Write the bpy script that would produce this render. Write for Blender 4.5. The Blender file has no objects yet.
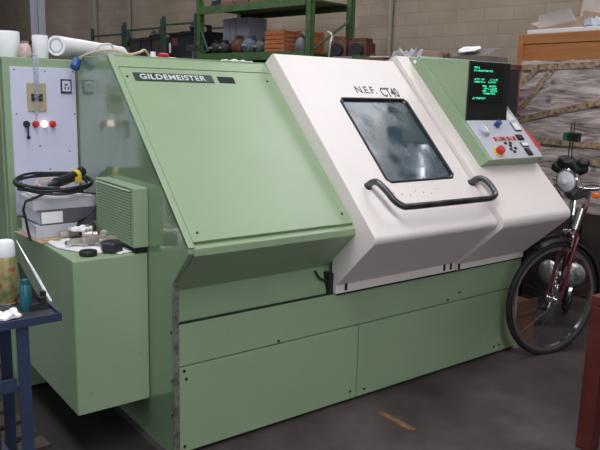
import bpy, bmesh, math, random
from mathutils import Vector, Matrix, Euler
random.seed(4)
sc = bpy.context.scene
COL = sc.collection
PI = math.pi
# ------------------------------------------------------------------ materials
MATS = {}
def mat(name, col, rough=.5, metal=0, var=0.0, vscale=6, bump=0, bscale=60, emit=0, trans=0, coat=0, spec=.5, dirt=None, dscale=3, dlo=.55, dhi=.75, alpha=1):
    if name in MATS: return MATS[name]
    m = bpy.data.materials.new(name); m.use_nodes = True
    nt = m.node_tree; N = nt.nodes; L = nt.links
    b = N['Principled BSDF']
    b.inputs['Base Color'].default_value = (*col, 1)
    b.inputs['Roughness'].default_value = rough
    b.inputs['Metallic'].default_value = metal
    b.inputs['Specular IOR Level'].default_value = spec
    b.inputs['Coat Weight'].default_value = coat
    b.inputs['Transmission Weight'].default_value = trans
    b.inputs['Alpha'].default_value = alpha
    if emit:
        b.inputs['Emission Color'].default_value = (*col, 1); b.inputs['Emission Strength'].default_value = emit
    tc = N.new('ShaderNodeTexCoord')
    out = None
    if var or dirt:
        n = N.new('ShaderNodeTexNoise'); n.inputs['Scale'].default_value = vscale; n.inputs['Detail'].default_value = 6
        L.new(tc.outputs['Object'], n.inputs['Vector'])
        r = N.new('ShaderNodeMapRange'); r.inputs[1].default_value = .3; r.inputs[2].default_value = .7
        r.inputs[3].default_value = 1 - var; r.inputs[4].default_value = 1 + var
        L.new(n.outputs['Fac'], r.inputs[0])
        mx = N.new('ShaderNodeVectorMath'); mx.operation = 'SCALE'
        mx.inputs[0].default_value = col; L.new(r.outputs[0], mx.inputs['Scale'])
        out = mx.outputs[0]
        if dirt:
            n2 = N.new('ShaderNodeTexNoise'); n2.inputs['Scale'].default_value = dscale; n2.inputs['Detail'].default_value = 8
            n2.inputs['Roughness'].default_value = .65
            L.new(tc.outputs['Object'], n2.inputs['Vector'])
            cr = N.new('ShaderNodeMapRange'); cr.inputs[1].default_value = dlo; cr.inputs[2].default_value = dhi
            L.new(n2.outputs['Fac'], cr.inputs[0])
            mm = N.new('ShaderNodeMix'); mm.data_type = 'RGBA'
            L.new(cr.outputs[0], mm.inputs[0]); L.new(out, mm.inputs[6]); mm.inputs[7].default_value = (*dirt, 1)
            out = mm.outputs[2]
        L.new(out, b.inputs['Base Color'])
    if bump:
        n3 = N.new('ShaderNodeTexNoise'); n3.inputs['Scale'].default_value = bscale; n3.inputs['Detail'].default_value = 4
        L.new(tc.outputs['Object'], n3.inputs['Vector'])
        bp = N.new('ShaderNodeBump'); bp.inputs['Strength'].default_value = bump; bp.inputs['Distance'].default_value = .01
        L.new(n3.outputs['Fac'], bp.inputs['Height']); L.new(bp.outputs['Normal'], b.inputs['Normal'])
    MATS[name] = m
    return m
GREEN = mat('green_paint', (.27, .362, .225), .36, var=.05, vscale=2.5, dirt=(.17, .25, .15), dscale=9, dlo=.66, dhi=.8, bump=.04, bscale=14)
GREENG = mat('green_paint_glossy', (.20, .29, .17), .14, coat=1, var=.05, vscale=2.5, dirt=(.16, .2, .15), dscale=6, dlo=.6, dhi=.8)
GREEN2 = mat('green_paint_inner', (.235, .33, .20), .4, var=.06, vscale=3)
WORN = mat('worn_edge', (.17, .19, .17), .5, metal=.2, var=.35, vscale=30, dirt=(.10, .07, .06), dscale=22, dlo=.45, dhi=.6)
CREAM = mat('cream_paint', (.77, .69, .665), .42, var=.025, vscale=3, dirt=(.45, .38, .33), dscale=7, dlo=.72, dhi=.85)
BLACK = mat('black_rubber', (.012, .012, .014), .5, var=.2, vscale=20)
GAP = mat('dark_gap', (.008, .012, .009), .8)
DARK = mat('dark_steel', (.03, .03, .034), .45, metal=.3, var=.25, vscale=15)
CHROME = mat('chrome', (.75, .75, .78), .12, metal=1)
STEEL = mat('steel', (.52, .51, .49), .35, metal=.6, var=.15, vscale=30)
WORNBAR = mat('worn_bar', (.10, .095, .10), .28, metal=.85, var=.5, vscale=12)
LGREY = mat('light_grey_panel', (.60, .60, .76), .4, var=.03, vscale=10)
SILVER = mat('silver_panel', (.52, .53, .58), .35, metal=.15, var=.04, vscale=10)
WHITE = mat('white_plastic', (.82, .82, .86), .4, var=.02)
PAPER = mat('paper', (.78, .77, .78), .8, var=.05, vscale=12)
RED = mat('red_plastic', (.55, .02, .025), .35, var=.05)
YEL = mat('yellow_plastic', (.75, .5, .05), .4)
BLUE = mat('blue_plastic', (.02, .07, .25), .4, var=.1)
BLUET = mat('blue_paint', (.024, .038, .085), .42, var=.15, vscale=8, dirt=(.10, .07, .06), dscale=14, dlo=.62, dhi=.72)
TEAL = mat('teal_plastic', (.01, .10, .12), .35, var=.1)
CARD = mat('cardboard', (.42, .29, .20), .85, var=.12, vscale=8)
CARDL = mat('pale_cardboard', (.66, .59, .56), .85, var=.08, vscale=8)
CRATE = mat('crate_wood', (.40, .12, .04), .7, var=.25, vscale=20)
RACKG = mat('rack_green', (.065, .125, .045), .5, var=.2, vscale=12, dirt=(.04, .05, .03), dscale=10)
RACKB = mat('rack_dark_green', (.03, .065, .05), .5, var=.2, vscale=12)
BIN = mat('bin_grey', (.035, .032, .036), .6, var=.3, vscale=14)
RUST = mat('rust_brown', (.12, .05, .03), .7, var=.4, vscale=14)
REDW = mat('red_beam', (.085, .013, .010), .5, var=.25, vscale=10, dirt=(.04, .015, .01), dscale=9)
LEDG = mat('green_phosphor', (.05, .9, .45), .5, emit=1.4)
LAMPW = mat('lamp_lit', (1, .93, .85), .3, emit=1.2)
SCREEN = mat('crt_glass', (.004, .007, .009), .25, coat=.3)
REDP = mat('bike_red', (.12, .014, .018), .3, var=.1, coat=.5)
TYRE = mat('tyre', (.014, .014, .016), .65, var=.3, vscale=30)
ORANGE = mat('orange_reflector', (.8, .2, .03), .2)
BEIGE = mat('beige_cable', (.55, .43, .33), .6, var=.1)
SKYG = mat('skylight', (.80, .90, 1.0), .5, emit=1.6)

def wood_mat(name, c1, c2, scale, axis='Z', rough=.45):
    m = bpy.data.materials.new(name); m.use_nodes = True; N = m.node_tree.nodes; L = m.node_tree.links
    b = N['Principled BSDF']; b.inputs['Roughness'].default_value = rough
    tc = N.new('ShaderNodeTexCoord'); mp = N.new('ShaderNodeMapping')
    mp.inputs['Scale'].default_value = {'Z': (scale*4, scale*4, scale*.3), 'Y': (scale*4, scale*.3, scale*4), 'X': (scale*.3, scale*4, scale*4)}[axis]
    L.new(tc.outputs['Object'], mp.inputs[0])
    n = N.new('ShaderNodeTexNoise'); n.inputs['Detail'].default_value = 7; n.inputs['Scale'].default_value = 1.5; L.new(mp.outputs[0], n.inputs['Vector'])
    cr = N.new('ShaderNodeValToRGB'); cr.color_ramp.elements[0].position = .3; cr.color_ramp.elements[1].position = .7
    cr.color_ramp.elements[0].color = (*c1, 1); cr.color_ramp.elements[1].color = (*c2, 1)
    L.new(n.outputs['Fac'], cr.inputs[0]); L.new(cr.outputs[0], b.inputs['Base Color'])
    return m
OAK = wood_mat('orange_wood', (.38, .14, .04), (.50, .21, .07), 3, 'Y')

def block_mat():
    m = bpy.data.materials.new('concrete_blocks'); m.use_nodes = True; N = m.node_tree.nodes; L = m.node_tree.links
    b = N['Principled BSDF']; b.inputs['Roughness'].default_value = .9
    tc = N.new('ShaderNodeTexCoord'); sp = N.new('ShaderNodeSeparateXYZ'); L.new(tc.outputs['Object'], sp.inputs[0])
    cb = N.new('ShaderNodeCombineXYZ'); L.new(sp.outputs['Y'], cb.inputs['X']); L.new(sp.outputs['Z'], cb.inputs['Y'])
    br = N.new('ShaderNodeTexBrick'); br.inputs['Scale'].default_value = 1; br.inputs['Brick Width'].default_value = .42
    br.inputs['Row Height'].default_value = .172; br.inputs['Mortar Size'].default_value = .006; br.inputs['Mortar Smooth'].default_value = .3
    br.inputs['Color1'].default_value = (.37, .29, .225, 1); br.inputs['Color2'].default_value = (.315, .25, .19, 1)
    br.inputs['Mortar'].default_value = (.28, .222, .168, 1)
    L.new(cb.outputs[0], br.inputs['Vector'])
    n = N.new('ShaderNodeTexNoise'); n.inputs['Scale'].default_value = 1.2; n.inputs['Detail'].default_value = 8; L.new(tc.outputs['Object'], n.inputs['Vector'])
    r = N.new('ShaderNodeMapRange'); r.inputs[1].default_value = .3; r.inputs[2].default_value = .7; r.inputs[3].default_value = .85; r.inputs[4].default_value = 1.12
    L.new(n.outputs['Fac'], r.inputs[0])
    v = N.new('ShaderNodeVectorMath'); v.operation = 'SCALE'; L.new(br.outputs['Color'], v.inputs[0]); L.new(r.outputs[0], v.inputs['Scale'])
    L.new(v.outputs[0], b.inputs['Base Color'])
    bp = N.new('ShaderNodeBump'); bp.inputs['Strength'].default_value = .5; bp.inputs['Distance'].default_value = .01; bp.invert = True
    L.new(br.outputs['Fac'], bp.inputs['Height']); L.new(bp.outputs[0], b.inputs['Normal'])
    return m
def floor_shading():
    m = bpy.data.materials.new('concrete_floor'); m.use_nodes = True; N = m.node_tree.nodes; L = m.node_tree.links
    b = N['Principled BSDF']
    tc = N.new('ShaderNodeTexCoord')
    n = N.new('ShaderNodeTexNoise'); n.inputs['Scale'].default_value = 1.6; n.inputs['Detail'].default_value = 10; n.inputs['Roughness'].default_value = .65
    L.new(tc.outputs['Object'], n.inputs['Vector'])
    cr = N.new('ShaderNodeValToRGB'); e = cr.color_ramp.elements
    e[0].position = .35; e[0].color = (.026, .017, .020, 1); e[1].position = .68; e[1].color = (.088, .064, .068, 1)
    L.new(n.outputs['Fac'], cr.inputs[0])
    # worn yellow line
    sp = N.new('ShaderNodeSeparateXYZ'); L.new(tc.outputs['Object'], sp.inputs[0])
    L.new(cr.outputs[0], b.inputs['Base Color'])
    n2 = N.new('ShaderNodeTexNoise'); n2.inputs['Scale'].default_value = 5; n2.inputs['Detail'].default_value = 6; L.new(tc.outputs['Object'], n2.inputs['Vector'])
    r = N.new('ShaderNodeMapRange'); r.inputs[3].default_value = .42; r.inputs[4].default_value = .8; L.new(n2.outputs['Fac'], r.inputs[0]); L.new(r.outputs[0], b.inputs['Roughness'])
    bp = N.new('ShaderNodeBump'); bp.inputs['Strength'].default_value = .2; bp.inputs['Distance'].default_value = .01; L.new(n2.outputs['Fac'], bp.inputs['Height']); L.new(bp.outputs[0], b.inputs['Normal'])
    return m
def wrap_mat():   # crumpled newspaper / packing paper with darker blotches
    m = bpy.data.materials.new('crumpled_paper'); m.use_nodes = True; N = m.node_tree.nodes; L = m.node_tree.links
    b = N['Principled BSDF']; b.inputs['Roughness'].default_value = .55
    tc = N.new('ShaderNodeTexCoord'); mp = N.new('ShaderNodeMapping'); mp.inputs['Scale'].default_value = (3, 2.0, 11); mp.inputs['Rotation'].default_value = (.12, 0, 0)
    L.new(tc.outputs['Object'], mp.inputs[0])
    n = N.new('ShaderNodeTexNoise'); n.inputs['Scale'].default_value = 2.2; n.inputs['Detail'].default_value = 8; n.inputs['Roughness'].default_value = .62; n.inputs['Distortion'].default_value = .6
    L.new(mp.outputs[0], n.inputs['Vector'])
    cr = N.new('ShaderNodeValToRGB'); e = cr.color_ramp.elements
    e[0].position = .30; e[0].color = (.17, .13, .125, 1); e[1].position = .62; e[1].color = (.72, .61, .60, 1)
    q = e.new(.46); q.color = (.46, .37, .35, 1)
    L.new(n.outputs['Fac'], cr.inputs[0])
    # printed dark round emblems scattered over the sheets
    vo = N.new('ShaderNodeTexVoronoi'); vo.inputs['Scale'].default_value = 5.5; vo.inputs['Randomness'].default_value = .6
    mp2 = N.new('ShaderNodeMapping'); mp2.inputs['Scale'].default_value = (0, 1, 1.3); L.new(tc.outputs['Object'], mp2.inputs[0]); L.new(mp2.outputs[0], vo.inputs['Vector'])
    rr = N.new('ShaderNodeMapRange'); rr.inputs[1].default_value = .12; rr.inputs[2].default_value = .18; rr.inputs[3].default_value = .75; rr.inputs[4].default_value = 0
    L.new(vo.outputs['Distance'], rr.inputs[0])
    mm = N.new('ShaderNodeMix'); mm.data_type = 'RGBA'; L.new(rr.outputs[0], mm.inputs[0]); L.new(cr.outputs[0], mm.inputs[6]); mm.inputs[7].default_value = (.075, .085, .10, 1)
    L.new(mm.outputs[2], b.inputs['Base Color'])
    bp = N.new('ShaderNodeBump'); bp.inputs['Strength'].default_value = .9; bp.inputs['Distance'].default_value = .03; L.new(n.outputs['Fac'], bp.inputs['Height']); L.new(bp.outputs[0], b.inputs['Normal'])
    return m
BLOCK = block_mat(); FLOORM = floor_shading(); WRAP = wrap_mat()
TAPE = mat('brown_tape', (.42, .30, .19), .35, var=.35, vscale=25, dirt=(.10, .06, .04), dscale=30, dlo=.5, dhi=.62)
def window_mat():
    m = bpy.data.materials.new('door_glass'); m.use_nodes = True; N = m.node_tree.nodes; L = m.node_tree.links
    b = N['Principled BSDF']; b.inputs['Base Color'].default_value = (.10, .14, .17, 1); b.inputs['Roughness'].default_value = .07
    b.inputs['Transmission Weight'].default_value = .55; b.inputs['Specular IOR Level'].default_value = .5; b.inputs['IOR'].default_value = 1.5
    b.inputs['Coat Roughness'].default_value = .05
    tc = N.new('ShaderNodeTexCoord'); n = N.new('ShaderNodeTexNoise'); n.inputs['Scale'].default_value = 7; n.inputs['Detail'].default_value = 8
    L.new(tc.outputs['Object'], n.inputs['Vector'])
    r = N.new('ShaderNodeMapRange'); r.inputs[1].default_value = .4; r.inputs[2].default_value = .75; r.inputs[3].default_value = .04; r.inputs[4].default_value = .4
    L.new(n.outputs['Fac'], r.inputs[0]); L.new(r.outputs[0], b.inputs['Roughness'])
    return m
GLASS = window_mat()
BB0 = mat('toolbox_black', (.02, .02, .024), .5, var=.3)
# ------------------------------------------------------------------ helpers
def finish(name, bm, m, parent=None, smooth=False, M=None, bevel=0, seg=2):
    if M is not None: bmesh.ops.transform(bm, matrix=M, verts=bm.verts[:])
    bmesh.ops.recalc_face_normals(bm, faces=bm.faces[:])
    if bevel:
        es = [e for e in bm.edges if len(e.link_faces) == 2 and e.calc_face_angle(0) > .35]
        bmesh.ops.bevel(bm, geom=es, offset=bevel, segments=seg, affect='EDGES', profile=.6, clamp_overlap=True)
    me = bpy.data.meshes.new(name); bm.to_mesh(me); bm.free()
    ms = m if isinstance(m, (list, tuple)) else [m]
    for x in ms: me.materials.append(x)
    if smooth:
        for p in me.polygons: p.use_smooth = True
        try: me.set_sharp_from_angle(angle=math.radians(38))
        except Exception: pass
    o = bpy.data.objects.new(name, me); COL.objects.link(o)
    if parent: o.parent = parent
    return o
def box(bm, x0, x1, y0, y1, z0, z1, M=None, mi=0):
    vs = [bm.verts.new(Vector((x, y, z)) if M is None else M @ Vector((x, y, z))) for x in (x0, x1) for y in (y0, y1) for z in (z0, z1)]
    for f in ((0,1,3,2),(4,6,7,5),(0,4,5,1),(2,3,7,6),(0,2,6,4),(1,5,7,3)):
        fc = bm.faces.new([vs[i] for i in f]); fc.material_index = mi
def prismX(bm, prof, x0, x1):   # prof list of (y,z), extruded along x
    a = [bm.verts.new((x0, y, z)) for y, z in prof]; b = [bm.verts.new((x1, y, z)) for y, z in prof]
    bm.faces.new(a); bm.faces.new(b[::-1]); n = len(prof)
    for i in range(n): bm.faces.new((a[i], b[i], b[(i+1) % n], a[(i+1) % n]))
def hexa(bm, pts, mi=0):  # 8 points: bottom 4 then top 4 (same order)
    v = [bm.verts.new(p) for p in pts]
    for f in ((3,2,1,0),(4,5,6,7),(0,1,5,4),(1,2,6,5),(2,3,7,6),(3,0,4,7)): bm.faces.new([v[i] for i in f]).material_index = mi
def smoothpath(pts, n=6, closed=False):
    P = [Vector(p) for p in pts]; out = []
    m = len(P)
    rng = range(m) if closed else range(m-1)
    for i in rng:
        p0 = P[(i-1) % m] if (closed or i > 0) else P[0]; p1 = P[i]; p2 = P[(i+1) % m]; p3 = P[(i+2) % m] if (closed or i+2 < m) else P[-1]
        for k in range(n):
            t = k/n
            out.append(.5*((2*p1)+(-p0+p2)*t+(2*p0-5*p1+4*p2-p3)*t*t+(-p0+3*p1-3*p2+p3)*t**3))
    if not closed: out.append(P[-1])
    return out
def tube(bm, pts, r, seg=10, closed=False, cap=True, radii=None, mi=0):
    P = [Vector(p) for p in pts]; n = len(P); rings = []
    up = None
    for i in range(n):
        if closed: t = P[(i+1) % n]-P[i-1]
        else: t = (P[min(i+1, n-1)]-P[max(i-1, 0)])
        t.normalize()
        if up is None:
            up = Vector((0,0,1)) if abs(t.z) < .9 else Vector((1,0,0))
        a = t.cross(up)
        if a.length < 1e-5: a = t.orthogonal()
        a.normalize(); b = a.cross(t); b.normalize(); up = b
        rr = radii[i] if radii else r
        rings.append([bm.verts.new(P[i]+a*math.cos(2*PI*k/seg)*rr+b*math.sin(2*PI*k/seg)*rr) for k in range(seg)])
    m = n if closed else n-1
    for i in range(m):
        A = rings[i]; B = rings[(i+1) % n]
        for k in range(seg): bm.faces.new((A[k], A[(k+1) % seg], B[(k+1) % seg], B[k])).material_index = mi
    if cap and not closed:
        bm.faces.new(rings[0][::-1]).material_index = mi; bm.faces.new(rings[-1]).material_index = mi
def lathe(bm, prof, M=None, seg=24, closed=False):  # prof list of (r,z) about z
    M = M or Matrix(); rings = []
    for r, z in prof:
        if r < 1e-6: rings.append([bm.verts.new(M @ Vector((0, 0, z)))])
        else: rings.append([bm.verts.new(M @ Vector((r*math.cos(2*PI*k/seg), r*math.sin(2*PI*k/seg), z))) for k in range(seg)])
    pr = list(zip(rings, rings[1:])) + ([(rings[-1], rings[0])] if closed else [])
    for A, B in pr:
        for k in range(seg):
            j = (k+1) % seg
            if len(A) == 1 and len(B) == 1: continue
            if len(A) == 1: bm.faces.new((A[0], B[j], B[k]))
            elif len(B) == 1: bm.faces.new((A[k], A[j], B[0]))
            else: bm.faces.new((A[k], A[j], B[j], B[k]))
def cyl(bm, r, h, M=None, seg=24, c=.08):
    c = min(r, h)*c
    lathe(bm, [(0,0),(r-c,0),(r,c),(r,h-c),(r-c,h),(0,h)], M, seg)
def T(x, y, z): return Matrix.Translation((x, y, z))
def Rm(rx=0, ry=0, rz=0): return Euler((rx, ry, rz)).to_matrix().to_4x4()
def axis_m(p, d):  # matrix placing z axis along d at p
    return Matrix.Translation(p) @ Vector(d).to_track_quat('Z', 'Y').to_matrix().to_4x4()
def thing(name, label, cat, loc=(0,0,0), rotz=0, group=None):
    o = bpy.data.objects.new(name, None); COL.objects.link(o); o.empty_display_size = .1
    o.location = loc; o.rotation_euler = (0, 0, rotz); tag(o, label, cat, group); return o
def tag(o, label, cat, group=None):
    o['label'] = label; o['category'] = cat
    if group: o['group'] = group
    return o
def part(name, fn, m, parent=None, **k):
    bm = bmesh.new(); fn(bm); return finish(name, bm, m, parent, **k)
def struct(name, fn, m, **k):
    o = part(name, fn, m, **k); o['kind'] = 'structure'; return o
def cut(o, cutter):  # boolean difference baked into mesh, cutter removed
    md = o.modifiers.new('c', 'BOOLEAN'); md.operation = 'DIFFERENCE'; md.object = cutter; md.solver = 'EXACT'
    dg = bpy.context.evaluated_depsgraph_get(); me = bpy.data.meshes.new_from_object(o.evaluated_get(dg))
    o.modifiers.clear(); o.data = me; bpy.data.objects.remove(cutter)
def text(name, s, size, m, M, parent, depth=.0015, space=1, shear=0, sx=1, thick=0):
    cu = bpy.data.curves.new(name, 'FONT'); cu.body = s; cu.size = size; cu.extrude = depth; cu.space_character = space; cu.shear = shear; cu.offset = thick
    cu.resolution_u = 3
    t = bpy.data.objects.new('tmp', cu); COL.objects.link(t)
    dg = bpy.context.evaluated_depsgraph_get(); me = bpy.data.meshes.new_from_object(t.evaluated_get(dg))
    bpy.data.objects.remove(t); me.transform(Matrix.Diagonal((sx, 1, 1, 1))); me.transform(M); me.materials.clear(); me.materials.append(m)
    o = bpy.data.objects.new(name, me); COL.objects.link(o); o.parent = parent; return o
def fillet(prof, radii, n=5):
    out = []; m = len(prof)
    for i, p in enumerate(prof):
        r_ = radii.get(i)
        if not r_: out.append(p); continue
        p = Vector(p); a = (Vector(prof[i-1])-p).normalized(); c = (Vector(prof[(i+1) % m])-p).normalized()
        h = a.angle(c)/2; L_ = r_/math.tan(h); cen = p+(a+c).normalized()*(r_/math.sin(h))
        s_ = p+a*L_; e_ = p+c*L_
        for k in range(n+1):
            v = s_.lerp(e_, k/n)-cen; v = v.normalized()*r_; q = cen+v; out.append((q.x, q.y))
    return out
# slant frames ------------------------------------------------------------
DN = Vector((0, -.7034, -.7108)); NN = Vector((0, -.7108, .7034)); TP = Vector((0, .566, 1.797))
def SL(x, d, h=0): p = TP + DN*d + NN*h; return Vector((x, p.y, p.z))
SM = Matrix(((1, 0, 0, 0), (0, -DN.y, NN.y, TP.y), (0, -DN.z, NN.z, TP.z), (0, 0, 0, 1)))   # local (x, up-slope, normal)
DN1 = Vector((0, -.7135, -.7006)); N1 = Vector((0, -.7006, .7135)); T1 = Vector((0, .65, 1.749))
SM1 = Matrix(((1, 0, 0, 0), (0, -DN1.y, N1.y, T1.y), (0, -DN1.z, N1.z, T1.z), (0, 0, 0, 1)))
def slab(bm, M, x0, x1, d0, d1, h0, h1, mi=0): box(bm, x0, x1, -d1, -d0, h0, h1, M, mi)

# ================================================================== the setting
ANG = math.radians(9)
WR = Matrix.Rotation(ANG, 4, 'Z')          # back wall / rack frame: local x = away, y = along, z = up
def structW(name, fn, m): o = struct(name, fn, m); o.matrix_world = WR; return o
struct('floor', lambda b: box(b, -9, 12, -9, 22, -.1, 0), FLOORM)
structW('wall_back', lambda b: box(b, 6.8, 7.0, -8, 24, 0, 5.6), BLOCK)
PLASTER = mat('plaster', (.20, .185, .17), .9, var=.08, vscale=1)
CEIL = mat('ceiling_sheet', (.18, .17, .16), .9, var=.05)
def wall_front(b):
    box(b, -9, 9.5, -9.0, -8.8, 0, 5.6)
struct('wall_front', wall_front, PLASTER)
struct('wall_left', lambda b: box(b, -9.2, -9, -9, 22.2, 0, 5.6), PLASTER)
struct('wall_far', lambda b: box(b, -9, 12, 22, 22.2, 0, 5.6), PLASTER)
# ceiling with skylight openings
SKY = [(1.2, 2.8, 9.6, 16), (-1.6, -.1, -6.6, .6), (3.2, 5.35, -1.6, 1.9), (-1.6, -.1, 2.4, 9), (2.6, 4.2, 3.6, 8), (-6.5, -5, -6, 8)]  # first skylight is added, unseen, to brighten the far end of the block wall
SKP = [42, 270, 85, 75, 100, 25]
struct('ceiling', lambda b: box(b, -9.2, 12, -9, 22.2, 5.6, 5.75), CEIL)
for i, (a, c, d, e) in enumerate(SKY):
    o = struct('window_%d' % (i+1), lambda b: (box(b, a, c, d, e, 5.555, 5.575)), SKYG)  # window_1 is the added, unseen skylight
    f = part('window_frame', lambda b: [box(b, a-.08, a, d-.08, e+.08, 5.50, 5.60), box(b, c, c+.08, d-.08, e+.08, 5.50, 5.60), box(b, a, c, d-.08, d, 5.5, 5.6), box(b, a, c, e, e+.08, 5.5, 5.6)] + [box(b, a, c, d+k*(e-d)/5-.03, d+k*(e-d)/5+.03, 5.5, 5.555) for k in range(1, 5)], PLASTER, o)  # the first frame belongs to the added skylight
def arealight(name, loc, sx, sy, power, col, rot=(0,0,0)):
    l = bpy.data.lights.new(name, 'AREA'); l.shape = 'RECTANGLE'; l.size = sx; l.size_y = sy; l.energy = power; l.color = col
    o = bpy.data.objects.new(name, l); COL.objects.link(o); o.location = loc; o.rotation_euler = rot; return o
for i, (a, c, d, e) in enumerate(SKY):
    arealight('skylight_lamp', ((a+c)/2, (d+e)/2, 5.49), c-a, e-d, SKP[i], (1.0, .985, .99))  # the first lamp belongs to the added skylight
# added high windows, unseen behind the viewer, for front and side fill light
def fillwindow(n, cx, cy, w_, z0, z1, axis, power):
    if axis == 'y':
        o = struct('window_%d' % n, lambda b: box(b, cx-w_/2, cx+w_/2, cy, cy+.02, z0, z1), SKYG)  # added, unseen window for fill light
        part('window_frame', lambda b: [box(b, cx-w_/2+k*w_/6-.03, cx-w_/2+k*w_/6+.03, cy+.02, cy+.05, z0, z1) for k in range(7)]+[box(b, cx-w_/2, cx+w_/2, cy+.02, cy+.05, z, z+.05) for z in (z0, z1)], PLASTER, o)  # frame of the added window
        arealight('window_lamp', (cx, cy+.07, (z0+z1)/2), w_, z1-z0, power, (1, .985, .98), (PI/2, 0, 0))
    else:
        o = struct('window_%d' % n, lambda b: box(b, cx, cx+.02, cy-w_/2, cy+w_/2, z0, z1), SKYG)  # added, unseen window for fill light
        part('window_frame', lambda b: [box(b, cx+.02, cx+.05, cy-w_/2+k*w_/6-.03, cy-w_/2+k*w_/6+.03, z0, z1) for k in range(7)]+[box(b, cx+.02, cx+.05, cy-w_/2, cy+w_/2, z, z+.05) for z in (z0, z1)], PLASTER, o)  # frame of the added window
        arealight('window_lamp', (cx+.07, cy, (z0+z1)/2), w_, z1-z0, power, (1, .985, .98), (0, -PI/2, 0))
fillwindow(7, -1.5, -8.79, 9, 2.2, 4.6, 'y', 75)
fillwindow(8, -8.99, -1.0, 9, 2.2, 4.6, 'x', 18)
fx = thing('ceiling_lamp', 'fluorescent tube fitting under the ceiling, mirrored in the door window', 'ceiling lamp', (6.15, -.6, 5.6))
part('housing', lambda b: box(b, -.06, .06, -.32, .32, -.06, 0), WHITE, fx)
part('tube', lambda b: tube(b, [(0, -.30, -.08), (0, .30, -.08)], .025, 10), mat('tube_lit', (.9, .95, 1), .4, emit=16), fx)
# pipes / conduits on the wall
for s, r, mm in ((4.02, .035, CARDL), (12.3, .06, CARDL), (10.9, .035, CARDL)):
    o = structW('trim_pipe', lambda b: tube(b, [(6.76, s, .0), (6.76, s, 5.6)], r, 8), mat('wall_paint_pipe', (.30, .27, .22), .7))
    o.name = 'trim_%d' % int(s)
# painted marks on the floor
def line(b):
    box(b, 1.055, 1.09, -.415, -.175, 0, .002)
o = part('floor_marking', line, mat('old_yellow', (.17, .085, .04), .8, var=.4, vscale=25)); o['kind'] = 'structure'; o.name = 'trim_1'
o = part('floor_marking', lambda b: box(b, 2.9, 3.2, -.06, -.02, 0, .002, T(.0, -.2, 0)), MATS['old_yellow']); o['kind'] = 'structure'; o.name = 'trim_2'

# ================================================================== the lathe
L_ = thing('machine_tool', 'large pale green and cream sloping lathe with control screen, door window and lower panels', 'machine', (1.2, .5, 0))
def P(name, fn, m, parent=None, **k):
    """machine part given in world coordinates; parented to the machine (or a part of it)"""
    o = part(name, fn, m, **k); o.parent = parent or L_
    if o.parent is L_: o.data.transform(Matrix.Translation((-1.2, -.5, 0)))
    else:
        o.data.transform(Matrix.Translation((-1.2, -.5, 0)))
    return o
def PT(name, s, size, m, M, parent=None, **k):
    return text(name, s, size, m, Matrix.Translation((-1.2, -.5, 0)) @ M, parent or L_, **k)
Bk = 1.08
# main housing (slightly inside the skins)
prof_body = [(.03, .60), (.06, .61), (.06, .752), (-.125, .945), (-.125, .970), (.645, 1.738), (1.04, 1.738), (1.04, .03), (.03, .03)]
body = P('housing', lambda b: prismX(b, prof_body, .026, 2.425), GREEN2)
# cavity behind the window
bm = bmesh.new(); slab(bm, SM, 1.14, 1.70, .28, .92, -.62, .3); bmesh.ops.recalc_face_normals(bm, faces=bm.faces[:]); me = bpy.data.meshes.new('k'); bm.to_mesh(me); bm.free()
kk = bpy.data.objects.new('k', me); COL.objects.link(kk); kk.parent = L_
me.transform(Matrix.Translation((-1.2, -.5, 0))); bpy.context.view_layer.update(); cut(body, kk)
P('plinth', lambda b: box(b, .06, 2.40, .06, 1.0, 0, .035), GAP)
# left end plate with worn front edge
prof_end = [(.0, .0), (.0, .80), (-.145, .955), (-.137, .985), (.648, 1.749), (1.0735, 1.749), (1.0735, .0)]
P('end_plate', lambda b: prismX(b, prof_end, 0, .024), GREENG, bevel=.003)
P('worn_edge_strip', lambda b: (box(b, -.002, .026, -.004, .003, .0, .795)), WORN)
P('end_edge_strip', lambda b: slab(b, SM1, .0, .028, -.0, 1.105, -.006, .007), GREEN, bevel=.002)
# top cover + hinged slanting panel
P('top_cover', lambda b: (box(b, .026, .885, .640, 1.05, 1.735, 1.752), slab(b, SM1, .03, .885, .0, .075, -.012, .003)), GREEN, bevel=.002)
sp = P('slant_panel', lambda b: slab(b, SM1, .032, .885, .081, 1.077, -.012, .004), GREEN, bevel=.003)
def bolt(p, n, r=.006):
    return lambda b: cyl(b, r, .004, axis_m(p, n), 12)
for x, d in ((.053, .142), (.835, .142), (.066, 1.035), (.85, 1.02)):
    P('screw', bolt(SM1 @ Vector((x, -d, .003)), N1), DARK, sp)
P('front_lip', lambda b: hexa(b, [(.026, -.139, .940), (.888, -.139, .940), (.888, -.10, .935), (.026, -.10, .935), (.026, -.139, .972), (.888, -.139, .972), (.888, -.10, .99), (.026, -.10, .99)]), GREEN, bevel=.003)
P('underside_panel', lambda b: prismX(b, [(-.137, .941), (.055, .750), (.058, .756), (-.12, .948)], .026, .888), GREEN)
P('recess_panel', lambda b: prismX(b, [(.030, .612), (.030, .63), (.05, .70), (.062, .752), (.07, .752), (.07, .61)], .026, .86), GREEN2, smooth=True)
P('recess_bracket', lambda b: (box(b, .858, .886, .008, .06, .612, .72), tube(b, [(.80, .05, .735), (.815, .035, .70), (.86, .02, .675)], .006, 6)), GAP)
P('seam', lambda b: box(b, .027, .885, .002, .032, .6118, .6145), GAP)
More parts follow.
